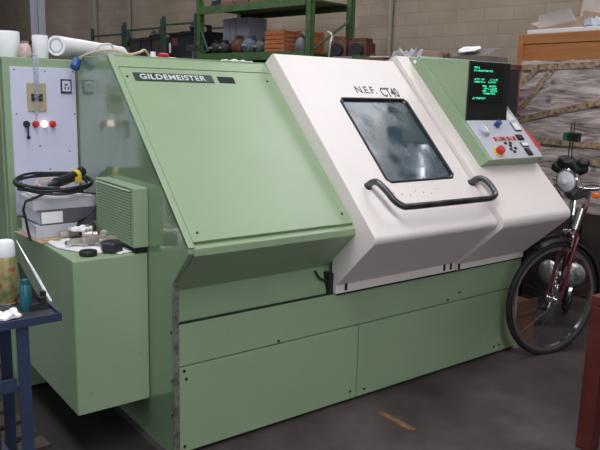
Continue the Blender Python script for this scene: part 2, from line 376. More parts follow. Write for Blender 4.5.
# lower panels
P('base_cover', lambda b: box(b, .027, 2.43, .0, .03, .424, .612), GREEN, bevel=.002)
P('base_panel', lambda b: box(b, .027, 1.062, .0, .03, .018, .418), GREEN, bevel=.002)
P('base_panel', lambda b: box(b, 1.068, 2.43, .0, .03, .018, .418), GREEN, bevel=.002)
for x, z in ((.55, .435), (.06, .36), (.05, .045), (.05, .40), (1.12, .05), (2.27, .06), (2.22, .055), (1.85, .47), (1.02, .06), (2.37, .38), (1.75, .44)):
    P('screw', bolt((x, 0, z), (0, -1, 0), .007), GAP)
P('right_end_plate', lambda b: prismX(b, [(.03, .03), (.03, .62), (-.1, .75), (-.1, .97), (.645, 1.738), (1.04, 1.738), (1.04, .03)], 2.405, 2.428), GREEN)
for z, y in ((.36, .0), (.58, .0), (.2, .0)):
    P('side_screw', bolt((0, .015, z), (-1, 0, 0), .006), GAP)
# cream sliding door
prof_door = [(.02, .617), (-.012, .617), (-.012, .66), (-.280, .930), (-.287, .950), (.545, 1.785), (.575, 1.797), (.60, 1.785), (.66, 1.70), (.66, 1.60)]
inner = [(-.10, .93), (.03, .70)]
def doorprof():
    # outer shell closed against the slanting housing
    return fillet([(.025, .615), (-.012, .615), (-.012, .660), (-.290, .935), (.574, 1.806), (.665, 1.742), (.648, 1.742), (-.1265, .967), (-.1265, .944), (.0285, .79)], {3: .030, 4: .022})
door = P('sliding_door', lambda b: prismX(b, doorprof(), .888, 1.785), CREAM, bevel=.006)
bm = bmesh.new(); slab(bm, SM, 1.165, 1.668, .315, .890, -.3, .2); bmesh.ops.recalc_face_normals(bm, faces=bm.faces[:])
bmesh.ops.bevel(bm, geom=[e for e in bm.edges if abs((e.verts[0].co-e.verts[1].co).normalized().dot(NN)) > .9], offset=.02, segments=3, affect='EDGES')
me = bpy.data.meshes.new('k'); bm.to_mesh(me); bm.free(); me.transform(Matrix.Translation((-1.2, -.5, 0)))
kk = bpy.data.objects.new('k', me); COL.objects.link(kk); kk.parent = L_; bpy.context.view_layer.update(); cut(door, kk)
def gasket(b):
    o = [(1.165, .315), (1.668, .315), (1.668, .890), (1.165, .890)]
    tube(b, [SL(x, d, .0) for x, d in [(1.185, .316), (1.648, .316), (1.667, .335), (1.667, .870), (1.648, .889), (1.185, .889), (1.166, .870), (1.166, .335)]], .008, 8, closed=True)
P('window_seal', gasket, BLACK, door, smooth=True)
P('window_glass', lambda b: slab(b, SM, 1.16, 1.673, .31, .895, -.014, -.008), GLASS, door)
# inside the cavity: chuck and turret hints
P('chuck', lambda b: (cyl(b, .13, .12, axis_m((1.145, .56, 1.16), (1, 0, 0)), 28), [box(b, .12, .17, -.02, .02, .03, .11, axis_m((1.145, .56, 1.16), (1, 0, 0)) @ Rm(0, 0, k*2*PI/3)) for k in range(3)]), STEEL, smooth=True)
P('tool_turret', lambda b: (cyl(b, .12, .14, axis_m((1.50, .60, 1.12), (1, 0, 0)), 8), box(b, 1.42, 1.5, .50, .55, 1.2, 1.3)), DARK)
# grip bar
hpath = [SL(1.020, .903, -.002), SL(1.020, .903, .03), SL(1.026, .925, .062), SL(1.038, .985, .074), SL(1.052, 1.045, .075), SL(1.085, 1.082, .075), SL(1.14, 1.090, .075), SL(1.40, 1.092, .075),
         SL(1.66, 1.094, .075), SL(1.745, 1.092, .075), SL(1.795, 1.07, .075), SL(1.805, 1.02, .074), SL(1.795, .965, .068), SL(1.775, .940, .045), SL(1.768, .935, -.002)]
hb = P('door_handle', lambda b: tube(b, smoothpath(hpath, 5), .0165, 12), WORNBAR, door, smooth=True)
hb['label'] = 'dark worn metal grab bar'
for x, d in ((1.020, .903), (1.768, .935)):
    P('handle_mount', lambda b: cyl(b, .022, .006, axis_m(SL(x, d, -.001), NN), 16), DARK, door)
for x in (.945, 1.68, 1.735):
    P('hook_slot', lambda b: box(b, x, x+.013, -.018, -.010, .627, .665), BLACK, door)
P('lower_edge', lambda b: box(b, .90, 2.41, -.010, -.004, .606, .616), GAP, door)
for k, (x, d) in enumerate([(1.16+.052*i, .955+.012*((i*7) % 3)) for i in range(7)]):
    P('rivet', bolt(SL(x, d, .0), NN, .0035), CARD, door)
# lettering N.E.F. CT40
DKINK = mat('dark_lettering', (.02, .015, .015), .5)
PT('lettering', 'N.E.F.', .075, DKINK, SM @ T(1.318, -.272, .0015), door, depth=.001, sx=.88, thick=.0)
PT('lettering', 'CT40', .098, DKINK, SM @ T(1.505, -.294, .0015), door, depth=.001, sx=.62, thick=.0012)
P('lettering_underline', lambda b: slab(b, SM, 1.52, 1.60, .306, .314, .0, .002), DKINK, door)
# fixed cream cover on the right, standing 3 cm proud
def coverprof(h):
    n = NN*h
    return fillet([(.025, .615), (-.016, .615), (-.016, .650), (-.3325, .935), (.574+n.y+.02, 1.806+n.z+.02), (.69, 1.742), (.648, 1.742), (-.1265, .967), (-.1265, .944), (.0285, .79)], {3: .045, 4: .03})
cov = P('fixed_cover', lambda b: prismX(b, coverprof(.028), 1.790, 2.425), CREAM, bevel=.004)
P('cover_gap', lambda b: slab(b, SM, 1.785, 1.792, .02, 1.15, -.04, -.012), GAP)
P('hook_slot', lambda b: box(b, 1.80, 1.812, -.024, -.014, .620, .655), BLACK, cov)

# ---- control console on top of the fixed cover
def SLC(x, d, h=0): return SL(x-.030, d+.016, h+.020)
SMC = SM @ T(-.030, -.016, .020)
cons = P('control_console', lambda b: hexa(b, [SL(1.885, .03, .028), SL(1.885, .852, .028), SL(2.412, .852, .028), SL(2.412, .03, .028), SL(1.888, .045, .100), SL(1.888, .862, .100), SL(2.408, .862, .100), SL(2.408, .045, .100)]), GREEN, bevel=.005, seg=2)
P('knob_panel', lambda b: slab(b, SMC, 1.945, 2.418, .555, .846, .08, .086), SILVER, cons, bevel=.002)
P('side_plate', lambda b: slab(b, SMC, 2.325, 2.418, .470, .555, .08, .086), SILVER, cons, bevel=.001)
def dispbox(b):
    hexa(b, [(1.907, .098, 1.42), (2.290, .098, 1.42), (2.32, .56, 1.72), (1.892, .56, 1.72), (1.907, .098, 1.804), (2.290, .098, 1.804), (2.33, .545, 1.828), (1.892, .545, 1.828)])
db = P('display_housing', dispbox, GREEN, cons, bevel=.004)
P('console_backing', lambda b: box(b, 1.89, 2.40, .53, .66, 1.742, 1.828), GREEN, cons, bevel=.004)
P('display_bezel', lambda b: box(b, 1.915, 2.285, .090, .100, 1.425, 1.800), BLACK, cons, bevel=.003)
scn = P('screen', lambda b: box(b, 1.932, 2.230, .084, .092, 1.570, 1.790), SCREEN, cons, bevel=.002)
def glyphs(b):
    rnd = random.Random(7)
    rows = [(1.765, [(1.985, 2.035)]), (1.748, [(1.985, 2.15)]), (1.700, [(1.99, 2.08), (2.13, 2.20)]), (1.685, [(1.99, 2.09), (2.12, 2.19)]), (1.662, [(2.07, 2.11), (2.13, 2.19)]),
            (1.648, [(2.08, 2.20)]), (1.634, [(2.07, 2.11), (2.14, 2.20)]), (1.620, [(2.08, 2.19)]), (1.592, [(1.985, 2.10)])]
    for z, segs in rows:
        for x0, x1 in segs:
            x0 -= .040; x1 -= .040; x = x0
            while x < x1:
                w = .0055
                for q in range(3):
                    if rnd.random() < .75: box(b, x, x+w*rnd.uniform(.5, 1), .0825, .084, z-.004+q*.0035, z-.002+q*.0035)
                x += .0085
P('screen_text', glyphs, LEDG, cons)
def knob(x, d, r, h, m, name='knob', seg=20):
    P(name, lambda b: (cyl(b, r*1.15, .004, axis_m(SLC(x, d, .085), NN), seg), cyl(b, r, h, axis_m(SLC(x, d, .088), NN), seg, .15)), m, cons, smooth=True)
knob(2.025, .640, .034, .022, SILVER, 'rotary_knob'); P('knob_grip', lambda b: slab(b, SMC, 2.021, 2.029, .612, .668, .108, .118), CHROME, cons, bevel=.002)
knob(2.180, .598, .017, .035, BLUE, 'key_switch')
o = P('stop_ring', lambda b: cyl(b, .034, .006, axis_m(SLC(2.035, .797, .085), NN), 24), YEL, cons); knob(2.035, .797, .024, .035, RED, 'emergency_stop')
for i in range(7):
    P('push_button', lambda b: slab(b, SMC, 2.075+i*.030, 2.090+i*.030, .688, .715, .085, .093), RED if i % 2 == 0 else CARD, cons, bevel=.001)
for (x, d, w, hh, m) in ((2.355, .612, .05, .055, PAPER), (2.322, .695, .045, .03, DARK), (2.318, .752, .05, .024, PAPER), (2.31, .806, .035, .042, BLACK), (2.355, .512, .03, .03, WHITE)):
    P('switch_block', lambda b: slab(b, SMC, x-w/2-.006, x+w/2+.006, d-hh/2-.006, d+hh/2+.006, .085, .090), DARK, cons)
    P('switch_key', lambda b: slab(b, SMC, x-w/2, x+w/2, d-hh/2, d+hh/2, .088, .096), m, cons, bevel=.001)
for (x, d) in ((2.150, .735), (2.180, .755), (2.210, .775), (2.165, .780), (2.195, .735), (2.18, .80), (2.16, .70)):
    P('arrow_button', lambda b: slab(b, SMC, x-.009, x+.009, d-.008, d+.008, .085, .092), BLACK, cons, bevel=.001)
P('plug', lambda b: cyl(b, .011, .010, axis_m(Vector((1.889, .49, 1.80)), Vector((-1, -.1, .1))), 14), WHITE, cons)
P('torn_paper', lambda b: hexa(b, [SLC(2.33, .56, .086), SLC(2.40, .55, .086), SLC(2.402, .55, .088), SLC(2.332, .56, .088), SLC(2.325, .47, .10), SLC(2.33, .46, .10), SLC(2.33, .46, .105), SLC(2.325, .47, .105)]), PAPER, cons)

# ---- name plate
npm = mat('plate_green', (.03, .055, .045), .35)
pl = P('name_plate', lambda b: slab(b, SM1, .085, .505, .116, .168, .004, .008), npm, bevel=.001)
npl = PT('lettering', 'GILDEMEISTER', .047, mat('plate_lettering', (.62, .64, .66), .4), SM1 @ T(.112, -.158, .0085), pl, depth=.0008, sx=1.06, thick=.0009, space=1.1)
P('vent_slot', lambda b: slab(b, SM1, .535, .630, .122, .166, .002, .0055), GAP)

# ---- side box and louvred vent box bolted to the end plate
sb = P('side_box', lambda b: box(b, -.335, -.001, .243, 1.06, .195, .889), GREEN, bevel=.006)
P('front_cover', lambda b: box(b, -.331, -.004, .238, .2435, .200, .884), GREEN, sb, bevel=.002)
vb = P('vent_box', lambda b: box(b, -.070, -.001, .225, .66, .915, 1.178), GREEN, bevel=.005)
def lou(b):
    for i in range(19):
        z = .930+i*.0128
        hexa(b, [(-.078, .25, z), (-.0695, .25, z), (-.0695, .64, z), (-.078, .64, z), (-.0715, .25, z+.0075), (-.0695, .25, z+.0075), (-.0695, .64, z+.0075), (-.0715, .64, z+.0075)])
P('louvre', lou, GREEN, vb)
P('louvre_gap', lambda b: box(b, -.0706, -.0696, .25, .64, .930, 1.172), GAP, vb)
P('vent_foot', lambda b: box(b, -.06, -.001, .24, .66, .886, .917), GAP, vb)
P('lifting_rail', lambda b: box(b, .0, .12, 1.0, 1.04, 1.75, 1.755), GREEN)

# ================================================================== electrical cabinet at left
cab = thing('electrical_cabinet', 'tall green electrical cabinet with grey switch panel behind the side box', 'cabinet', (-.18, 1.1, 0))
def C(name, fn, m, parent=None, **k):
    o = part(name, fn, m, **k); o.data.transform(T(.18, -1.1, 0)); o.parent = parent or cab; return o
C('body', lambda b: box(b, -.362, .0, 1.075, 1.75, 0.02, 1.735), GREEN, bevel=.006)
C('foot', lambda b: box(b, -.35, -.02, 1.10, 1.72, 0, .03), GAP)
C('door', lambda b: box(b, -.368, -.361, 1.12, 1.70, .10, 1.70), GREEN, bevel=.002)
pn = C('switch_panel', lambda b: box(b, -.330, -.008, 1.066, 1.077, .95, 1.690), LGREY, bevel=.002)
C('socket_plate', lambda b: box(b, -.254, -.160, 1.058, 1.067, 1.474, 1.614), mat('socket_beige', (.42, .34, .22), .5), pn, bevel=.003)
C('socket', lambda b: (box(b, -.235, -.18, 1.052, 1.059, 1.525, 1.56),), BLACK, pn)
for x in (-.222, -.205, -.19): C('socket_pin', lambda b: cyl(b, .005, .01, axis_m((x, 1.055, 1.542), (0, -1, 0)), 10), CHROME, pn)
C('indicator_frame', lambda b: box(b, -.085, -.030, 1.060, 1.067, 1.565, 1.636), DARK, pn)
C('indicator_face', lambda b: box(b, -.078, -.037, 1.057, 1.061, 1.575, 1.628), LGREY, pn)
C('indicator_mark', lambda b: (box(b, -.068, -.05, 1.055, 1.058, 1.605, 1.612), box(b, -.068, -.062, 1.055, 1.058, 1.585, 1.597), box(b, -.05, -.044, 1.055, 1.058, 1.585, 1.597)), DARK, pn)
for x, m, nme in ((-.262, BLACK, 'selector_switch'), (-.218, RED, 'red_button'), (-.175, LAMPW, 'lit_white_lamp'), (-.134, RED, 'red_button')):
    C(nme, lambda b: (cyl(b, .017, .008, axis_m((x, 1.066, 1.410), (0, -1, 0)), 18), cyl(b, .0125, .024, axis_m((x, 1.066, 1.410), (0, -1, 0)), 18)), m, pn, smooth=True)
C('key', lambda b: (box(b, -.266, -.259, 1.035, 1.043, 1.345, 1.41), cyl(b, .010, .004, axis_m((-.262, 1.04, 1.345), (0, -1, 0)), 10)), DARK, pn)
for x, z in ((-.307, 1.675), (-.018, 1.675), (-.16, 1.672), (-.307, 1.46), (-.018, 1.46), (-.307, 1.15), (-.30, 1.12), (-.05, 1.27), (-.155, 1.18), (-.307, 1.1), (-.018, 1.1), (-.2, 1.3)):
    C('screw', lambda b: cyl(b, .004, .003, axis_m((x, 1.067, z), (0, -1, 0)), 8), DARK, pn)
for x0 in (-.125, -.055): C('name_strip', lambda b: box(b, x0, x0+.035, 1.063, 1.067, 1.118, 1.126), BLACK, pn)

# ================================================================== things on the side box
Z0 = .889
def on(name, label, cat, fn, m, group=None, **k):
    o = part(name, fn, m, **k); tag(o, label, cat, group); return o
on('cardboard_sheet', 'brown cardboard sheet under the stacked binders on the side box', 'cardboard', lambda b: box(b, -.175, .145, -.16, .17, 0, .006, T(-.19, .80, Z0+.0005) @ Rm(0, 0, .10)), CARD, bevel=.001)
def binder(nm, label, z, h, m, rz, w, d, cx, cy, spine):
    t = thing(nm, label, 'binder', (cx, cy, z), rz, 'binders stacked on the side box')
    part('cover', lambda b: (box(b, -w/2, w/2, -d/2, d/2, 0, .003), box(b, -w/2, w/2, -d/2, d/2, h-.003, h), box(b, -w/2, w/2, -d/2, -d/2+.003, .003, h-.003)), m, t, bevel=.001)
    part('pages', lambda b: box(b, -w/2+.006, w/2-.008, -d/2+.004, d/2-.006, .0035, h-.0035), PAPER, t)
    if spine: part('spine_label', lambda b: box(b, -w/2+.004, -w/2+.105, -d/2-.0012, -d/2, .008, h-.008), PAPER, t)
    return t
GB = mat('binder_grey', (.10, .10, .125), .5, var=.15, vscale=25)
PB = mat('binder_pale', (.50, .50, .54), .6, var=.06)
binder('ring_binder', 'pale grey binder lying at the bottom of the stack', Z0+.008, .060, PB, .02, .322, .24, -.185, .83, False)
binder('ring_binder', 'dark grey binder with white spine label in the middle of the stack', Z0+.0685, .070, GB, .05, .308, .24, -.172, .835, True)
binder('ring_binder', 'white binder at the top of the stack under the coiled cable', Z0+.139, .050, PB, -.02, .30, .25, -.195, .85, False)
on('paper_pad', 'loose white paper pad on top of the binder stack', 'paper', lambda b: box(b, -.14, .13, -.11, .12, 0, .012, T(-.185, .85, Z0+.1895) @ Rm(0, 0, -.08)), PAPER, bevel=.001)
zc = Z0+.2025
def coil(b):
    rnd = random.Random(3); pts = []
    for i in range(110):
        a = i*2*PI/26+3.4; r = .160+.014*math.sin(i*.37)
        pts.append((-.212+r*1.06*math.cos(a), .84+r*.98*math.sin(a), zc+.016+.006*(i/26)+.003*math.sin(i*.9)+.022*(1+math.sin(a))))
    a0 = pts[-1]
    tail = [(-.375, .74, zc-.02), (-.378, .735, zc-.10), (-.37, .73, zc-.17), (-.365, .72, Z0+.0)]
    head = [(-.03, .62, 1.0), (-.045, .66, zc-.04), (-.055, .70, zc+.01)]
    tube(b, smoothpath([(-.165, .665, Z0+.085), (-.10, .66, Z0+.12), (-.055, .69, zc+.004)] + pts + tail, 2), .0062, 8)
on('coiled_cable', 'black cable coiled on top of the binder stack', 'cable', coil, BLACK, smooth=True)
def coil2(b):
    pts = []
    for i in range(60):
        a = i*2*PI/22+.5; r = .105+.014*math.sin(i*.8)
        pts.append((-.18+r*1.2*math.cos(a), .83+r*.7*math.sin(a), zc+.014+.006*math.sin(i*1.3)+.0003*i+.015*(1+math.sin(a))))
    tube(b, smoothpath(pts, 2), .004, 8)
on('coiled_cable', 'thin beige cable loop inside the black coil', 'cable', coil2, BEIGE, smooth=True)
g = thing('hand_torch', 'black and yellow hand tool lying in the coiled cable', 'tool', (-.165, .80, zc+.036), math.radians(30))
g.scale = (1.35, 1.35, 1.35); g.location.z += .012
part('grip', lambda b: tube(b, smoothpath([(-.05, 0, .006), (0, 0, .012), (.055, 0, .024), (.09, 0, .036)], 4), .018, 12), BLACK, g, smooth=True)
part('yellow_band', lambda b: cyl(b, .020, .018, axis_m((.045, 0, .022), (1, 0, .25)), 14), YEL, g, smooth=True)
part('tip', lambda b: lathe(b, [(0, 0), (.014, 0), (.006, .035), (0, .04)], axis_m((-.05, 0, .006), (-1, 0, -.1)), 12), DARK, g, smooth=True)
part('trigger', lambda b: box(b, .03, .06, -.022, -.014, .0, .02), YEL, g, bevel=.002)

# rag, jaws, discs at the front of the box
def ragmesh(b, cx, cy, w, d, rz, seed, amp=.006, z=Z0+.0015):
    rnd = random.Random(seed); n = 14; g_ = []
    for i in range(n+1):
        row = []
        for j in range(n+1):
            u, v = i/n-.5, j/n-.5
            x = u*w*(1+.12*math.sin(5*v+seed)); y = v*d*(1+.15*math.cos(6*u+seed))
            h = amp*(1+math.sin(u*13+seed)*math.cos(v*9+seed*2))*.5+amp*.3*rnd.random()
            c, s = math.cos(rz), math.sin(rz)
            row.append(((cx+c*x-s*y, cy+s*x+c*y), h))
        g_.append(row)
    top = [[b.verts.new((p[0], p[1], z+.002+h)) for p, h in r] for r in g_]
    bot = [[b.verts.new((p[0], p[1], z+h*.3)) for p, h in r] for r in g_]
    for i in range(n):
        for j in range(n):
            b.faces.new((top[i][j], top[i+1][j], top[i+1][j+1], top[i][j+1])); b.faces.new((bot[i][j], bot[i][j+1], bot[i+1][j+1], bot[i+1][j]))
    for i in range(n):
        for a, c in (((i, 0), (i+1, 0)), ((i+1, n), (i, n)), ((0, i+1), (0, i)), ((n, i), (n, i+1))):
            b.faces.new((top[a[0]][a[1]], bot[a[0]][a[1]], bot[c[0]][c[1]], top[c[0]][c[1]]))
on('paper_rag', 'crumpled white paper rag spread under the steel parts', 'rag', lambda b: ragmesh(b, -.20, .49, .19, .32, .2, 1), PAPER, smooth=True)
on('paper_rag', 'small white paper under the dark square block', 'rag', lambda b: ragmesh(b, -.10, .32, .11, .12, .5, 5, .004), PAPER, smooth=True)
on('paper_rag', 'crumpled white paper lying on top of the steel cylinders', 'rag', lambda b: ragmesh(b, -.172, .60, .08, .08, .4, 8, .014, Z0+.052), PAPER, smooth=True)
def turned(x, y, L, r, ang, label, z=Z0+.0105, m=STEEL):
    M = T(x, y, z+r*1.12) @ Rm(0, 0, ang) @ Rm(0, PI/2, 0) @ T(0, 0, -L/2)
    on('turned_steel_part', label, 'steel part', lambda b: lathe(b, [(0, 0), (r*.65, 0), (r*.7, L*.04), (r*.7, L*.32), (r, L*.34), (r, L*.66), (r*.82, L*.7), (r*.82, L*.97), (r*.7, L), (0, L)], M, 18), m, 'turned steel parts on the side box', smooth=True)
NICK = mat('nickel_warm', (.40, .35, .31), .35, metal=.5, var=.15, vscale=30)
turned(-.245, .475, .085, .016, .25, 'leftmost bright turned steel part on the rag')
turned(-.180, .445, .085, .022, .15, 'turned steel part between two others on the front of the rag', m=NICK)
turned(-.120, .400, .085, .022, .10, 'turned steel part beside the dark square block', m=NICK)
turned(-.150, .535, .07, .024, -.4, 'turned steel part just behind the front row, under the crumpled paper', m=NICK)
turned(-.205, .66, .09, .024, .1, 'turned steel part furthest back, near the binder stack', z=Z0+.002, m=NICK)
turned(-.080, .54, .07, .022, 1.0, 'shiny turned steel part standing close to the black ring')
on('wooden_stick', 'thin pale wooden stick lying in front of the binders', 'stick', lambda b: tube(b, [(-.325, .665, Z0+.009), (-.285, .66, Z0+.009), (-.25, .66, Z0+.009)], .0075, 8), mat('pale_wood', (.45, .30, .17), .6))
on('rubber_disc', 'flat black disc at the front edge of the side box', 'disc', lambda b: lathe(b, [(0, 0), (.034, 0), (.038, .004), (.038, .018), (.034, .022), (.020, .022), (.018, .016), (0, .016)], T(-.245, .305, Z0+.001), 28), BLACK, smooth=True)
on('chuck_jaw_block', 'dark grey hexagonal steel block beside the louvred vent', 'block', lambda b: (lathe(b, [(0, 0), (.048, 0), (.050, .006), (.050, .036), (.040, .044), (.020, .044), (.02, .04), (0, .04)], T(-.135, .315, Z0+.006) @ Rm(0, 0, .3), 6)), mat('dark_iron', (.045, .045, .055), .5, metal=.4, var=.2), bevel=.002)
on('rubber_ring', 'black ring leaning near the foot of the binder stack', 'ring', lambda b: lathe(b, [(.020, -.012), (.042, -.012), (.046, -.008), (.046, .008), (.042, .012), (.020, .012)], T(-.125, .655, Z0+.050) @ Rm(math.radians(68), 0, math.radians(-35)), 28, closed=True), BLACK, smooth=True)
on('grinding_disc', 'beige disc standing on edge behind the louvred vent', 'disc', lambda b: cyl(b, .058, .010, T(-.045, .70, Z0+.060) @ Rm(0, math.radians(-86), math.radians(-15)), 28), mat('beige_stone', (.30, .28, .20), .8, var=.1), smooth=True)

# ================================================================== rolls and hose on the cabinet
zt = 1.736
def rollthing(nm, label, r, h, M, hollow=False, m=WHITE):
    t = thing(nm, label, 'roll'); t.matrix_world = M
    if hollow:
        part('paper_winding', lambda b: lathe(b, [(r*.74, 0), (r, 0), (r, h), (r*.74, h)], None, 32, closed=True), m, t, smooth=True)
        part('core', lambda b: lathe(b, [(r*.62, .001), (r*.735, .001), (r*.735, h-.001), (r*.62, h-.001)], None, 28, closed=True), mat('roll_grey', (.42, .43, .47), .6), t, smooth=True)
        part('end_cap', lambda b: cyl(b, r*.61, h-.004, T(0, 0, .002), 24), m, t, smooth=True)
    else:
        part('paper_winding', lambda b: lathe(b, [(r*.30, .002), (r*.96, .002), (r, .006), (r, h-.006), (r*.96, h), (r*.3, h)], None, 36, closed=True), m, t, smooth=True)
        part('core', lambda b: lathe(b, [(r*.22, 0), (r*.295, 0), (r*.295, h), (r*.22, h)], None, 20, closed=True), CARD, t, smooth=True)
    return t
rollthing('paper_roll', 'wide white paper roll standing at the left end of the cabinet top', .064, .130, T(-.292, 1.24, zt))
rollthing('paper_roll', 'narrower white paper roll standing beside the clear hose', .039, .115, T(-.152, 1.15, zt))
rollthing('plastic_roll', 'long white roll lying along the top with its end facing us', .050, .80, T(-.105, 1.09, 1.805) @ Rm(0, PI/2, 0, ) if False else axis_m((-.085, 1.11, 1.803), (math.sin(math.radians(46)), math.cos(math.radians(46)), 0)), hollow=True)
CLEAR = mat('clear_hose', (.75, .78, .88), .15, trans=.65, alpha=.75)
o = on('clear_hose', 'clear plastic strip hanging down past the white roll and socket', 'hose', lambda b: [box(b, -.025+.010*k, -.016+.010*k, -.002*(k % 2), .004-.002*(k % 2), -.33+.05*k, .02) for k in range(4)], CLEAR)
o.location = (-.205, 1.050, zt-.005); o.scale = (.65, 1, 1)
on('strip_curtain', 'translucent pale strip curtain hanging at top left behind the rolls', 'strip curtain', lambda b: [box(b, -.36+.024*k, -.338+.024*k, 2.2+.01*(k % 2), 2.206+.01*(k % 2), 0.005, 5.59) for k in range(4)], mat('curtain_plastic', (.42, .42, .52), .3, trans=.4, alpha=.6)).location = (.445, -.10, 0)
on('crumpled_bag', 'small pinkish plastic bag between the two white rolls', 'bag', lambda b: lathe(b, [(0, 0), (.028, 0), (.034, .02), (.030, .05), (.018, .07), (.024, .08), (0, .082)], T(-.236, 1.125, zt), 12), mat('pink_bag', (.55, .42, .38), .6, var=.3, vscale=40), smooth=True)
on('valve_fitting', 'small black valve fitting behind the standing rolls', 'fitting', lambda b: (cyl(b, .02, .085, T(-.10, 1.30, zt), 12), tube(b, [(-.16, 1.30, zt+.09), (-.03, 1.30, zt+.095)], .012, 8), cyl(b, .015, .03, T(-.10, 1.3, zt+.09), 10)), BLACK)
zh = 1.753
hz = thing('hose_with_plug', 'beige hose with blue plug hanging over the machine top edge', 'hose')
part('hose', lambda b: tube(b, smoothpath([(-.022, .985, zh-.025), (.02, .93, zh+.012), (.10, .80, zh+.028), (.16, .77, zh+.010), (.20, .74, zh+.02), (.25, .78, zh+.035), (.30, .82, zh+.008), (.38, .85, zh+.006), (.45, .84, zh+.005)], 5), .0065, 8), BEIGE, hz, smooth=True)
part('plug', lambda b: lathe(b, [(0, 0), (.018, 0), (.022, .01), (.024, .05), (.018, .058), (0, .058)], axis_m((-.020, .985, 1.735), (-.45, -.35, -.8)), 16), BLUE, hz, smooth=True)
on('cable_loop', 'beige cable looped on the machine top beside the blue plug', 'cable', lambda b: tube(b, smoothpath([(.06, 1.0, zh+.01), (.09, .96, zh+.055), (.14, .95, zh+.062), (.18, .97, zh+.03), (.30, .98, zh+.006), (.4, .97, zh+.004)], 5), .006, 8), CARDL, smooth=True)
on('glove', 'small pale glove lying on the machine top near the door corner', 'glove', lambda b: ragmesh(b, .80, .80, .14, .10, .3, 3, .012, 1.753), PAPER, smooth=True)
on('sheet_metal_strip', 'long pale strip lying on the machine top behind the name plate', 'strip', lambda b: box(b, .42, .80, .90, .98, 1.7525, 1.760), CARDL)
tw = thing('indicator_post', 'short black clamp standing on the machine top right of the plate', 'clamp', (.50, .74, 1.7525))
part('stem', lambda b: cyl(b, .006, .07, None, 10), CHROME, tw); part('clamp_head', lambda b: (box(b, -.035, .035, -.01, .01, .045, .06), cyl(b, .012, .03, T(-.025, 0, .045), 10), cyl(b, .012, .03, T(.025, 0, .045), 10)), BLACK, tw)
part('foot', lambda b: cyl(b, .02, .006, None, 14), DARK, tw)
on('red_fitting', 'small red fitting lying on the machine top', 'fitting', lambda b: (cyl(b, .012, .06, T(.30, .72, 1.7655) @ Rm(0, PI/2, .4), 12)), RED)
on('plastic_stopper', 'small white cap lying beside the red fitting', 'cap', lambda b: cyl(b, .013, .028, T(.27, .73, 1.7525), 14), WHITE)

# ================================================================== blue table in the left foreground
tb = thing('work_table', 'blue steel work table in the left foreground', 'table', (-.9, -.1, 0))
def B(name, fn, m, **k): o = part(name, fn, m, **k); o.data.transform(T(.9, .1, 0)); o.parent = tb; return o
B('tabletop', lambda b: (box(b, -1.45, -.560, -.285, .0, .830, .840), box(b, -1.45, -.556, -.290, -.284, .824, .852), box(b, -.562, -.556, -.284, .0, .824, .852), box(b, -1.45, -.556, .0, .006, .824, .852)), BLUET, bevel=.001)
B('toolbox_shelf', lambda b: box(b, -1.40, -.72, -.26, -.03, .33, .345), BLUET)
B('surface_mat', lambda b: box(b, -1.44, -.566, -.280, -.004, .840, .8422), BIN)
for x, y in ((-.700, -.275), (-.700, -.045), (-1.42, -.275), (-1.42, -.045)):
    B('leg', lambda b: (box(b, x-.002, x+.038, y, y+.005, 0, .835), box(b, x+.033, x+.038, y+.005, y+.04, 0, .835)), BLUET, bevel=.001)
for y in (-.268, -.03): B('stretcher', lambda b: box(b, -1.38, -.705, y, y+.02, .60, .64), BLUET)
tbx = thing('toolbox', 'dark steel toolbox on the lower shelf of the blue table', 'toolbox', (-1.06, -.145, .3455))
part('box_body', lambda b: box(b, -.32, .30, -.10, .10, 0, .22), BB0, tbx, bevel=.004)
part('lid', lambda b: box(b, -.325, .305, -.105, .105, .222, .27), BB0, tbx, bevel=.006)
part('latch', lambda b: [box(b, x, x+.03, -.112, -.104, .18, .25) for x in (-.2, .15)], STEEL, tbx)
can = thing('spray_can', 'green and gold spray can with white cap on the blue table', 'spray can', (-.672, -.065, .8425))
can.scale = (1.13, 1.13, 1.07)
def canlabel():
    m = bpy.data.materials.new('can_label'); m.use_nodes = True; N = m.node_tree.nodes; L = m.node_tree.links
    b = N['Principled BSDF']; b.inputs['Roughness'].default_value = .35; b.inputs['Metallic'].default_value = .3
    tc = N.new('ShaderNodeTexCoord'); n = N.new('ShaderNodeTexNoise'); n.inputs['Scale'].default_value = 28; n.inputs['Detail'].default_value = 3
    L.new(tc.outputs['Object'], n.inputs['Vector']); cr = N.new('ShaderNodeValToRGB'); e = cr.color_ramp.elements
    e[0].position = .35; e[0].color = (.16, .20, .07, 1); e[1].position = .66; e[1].color = (.35, .08, .05, 1); q = e.new(.52); q.color = (.42, .35, .16, 1)
    L.new(n.outputs['Fac'], cr.inputs[0]); L.new(cr.outputs[0], b.inputs['Base Color']); return m
part('can', lambda b: lathe(b, [(0, 0), (.029, 0), (.031, .003), (.031, .158), (.026, .170), (0, .172)], None, 28), canlabel(), can, smooth=True)
part('rim', lambda b: lathe(b, [(.029, .0005), (.0325, .0005), (.0325, .008), (.029, .008)], None, 28, closed=True), CHROME, can)
part('cap', lambda b: lathe(b, [(0, .163), (.029, .163), (.030, .168), (.028, .208), (.024, .214), (0, .214)], None, 28), WHITE, can, smooth=True)
bt = thing('glue_tube', 'small teal bottle standing beside the spray can', 'bottle', (-.638, -.165, .8425))
bt.scale = (1.08, 1.08, 1.15)
part('body', lambda b: lathe(b, [(0, 0), (.018, 0), (.019, .004), (.018, .07), (.012, .078), (0, .079)], None, 20), TEAL, bt, smooth=True)
part('cap', lambda b: cyl(b, .012, .018, T(0, 0, .076), 16), TEAL, bt, smooth=True)
hd = thing('tool_holder', 'dark steel holder on the table carrying an upright blade', 'holder', (-.588, -.14, .8425))
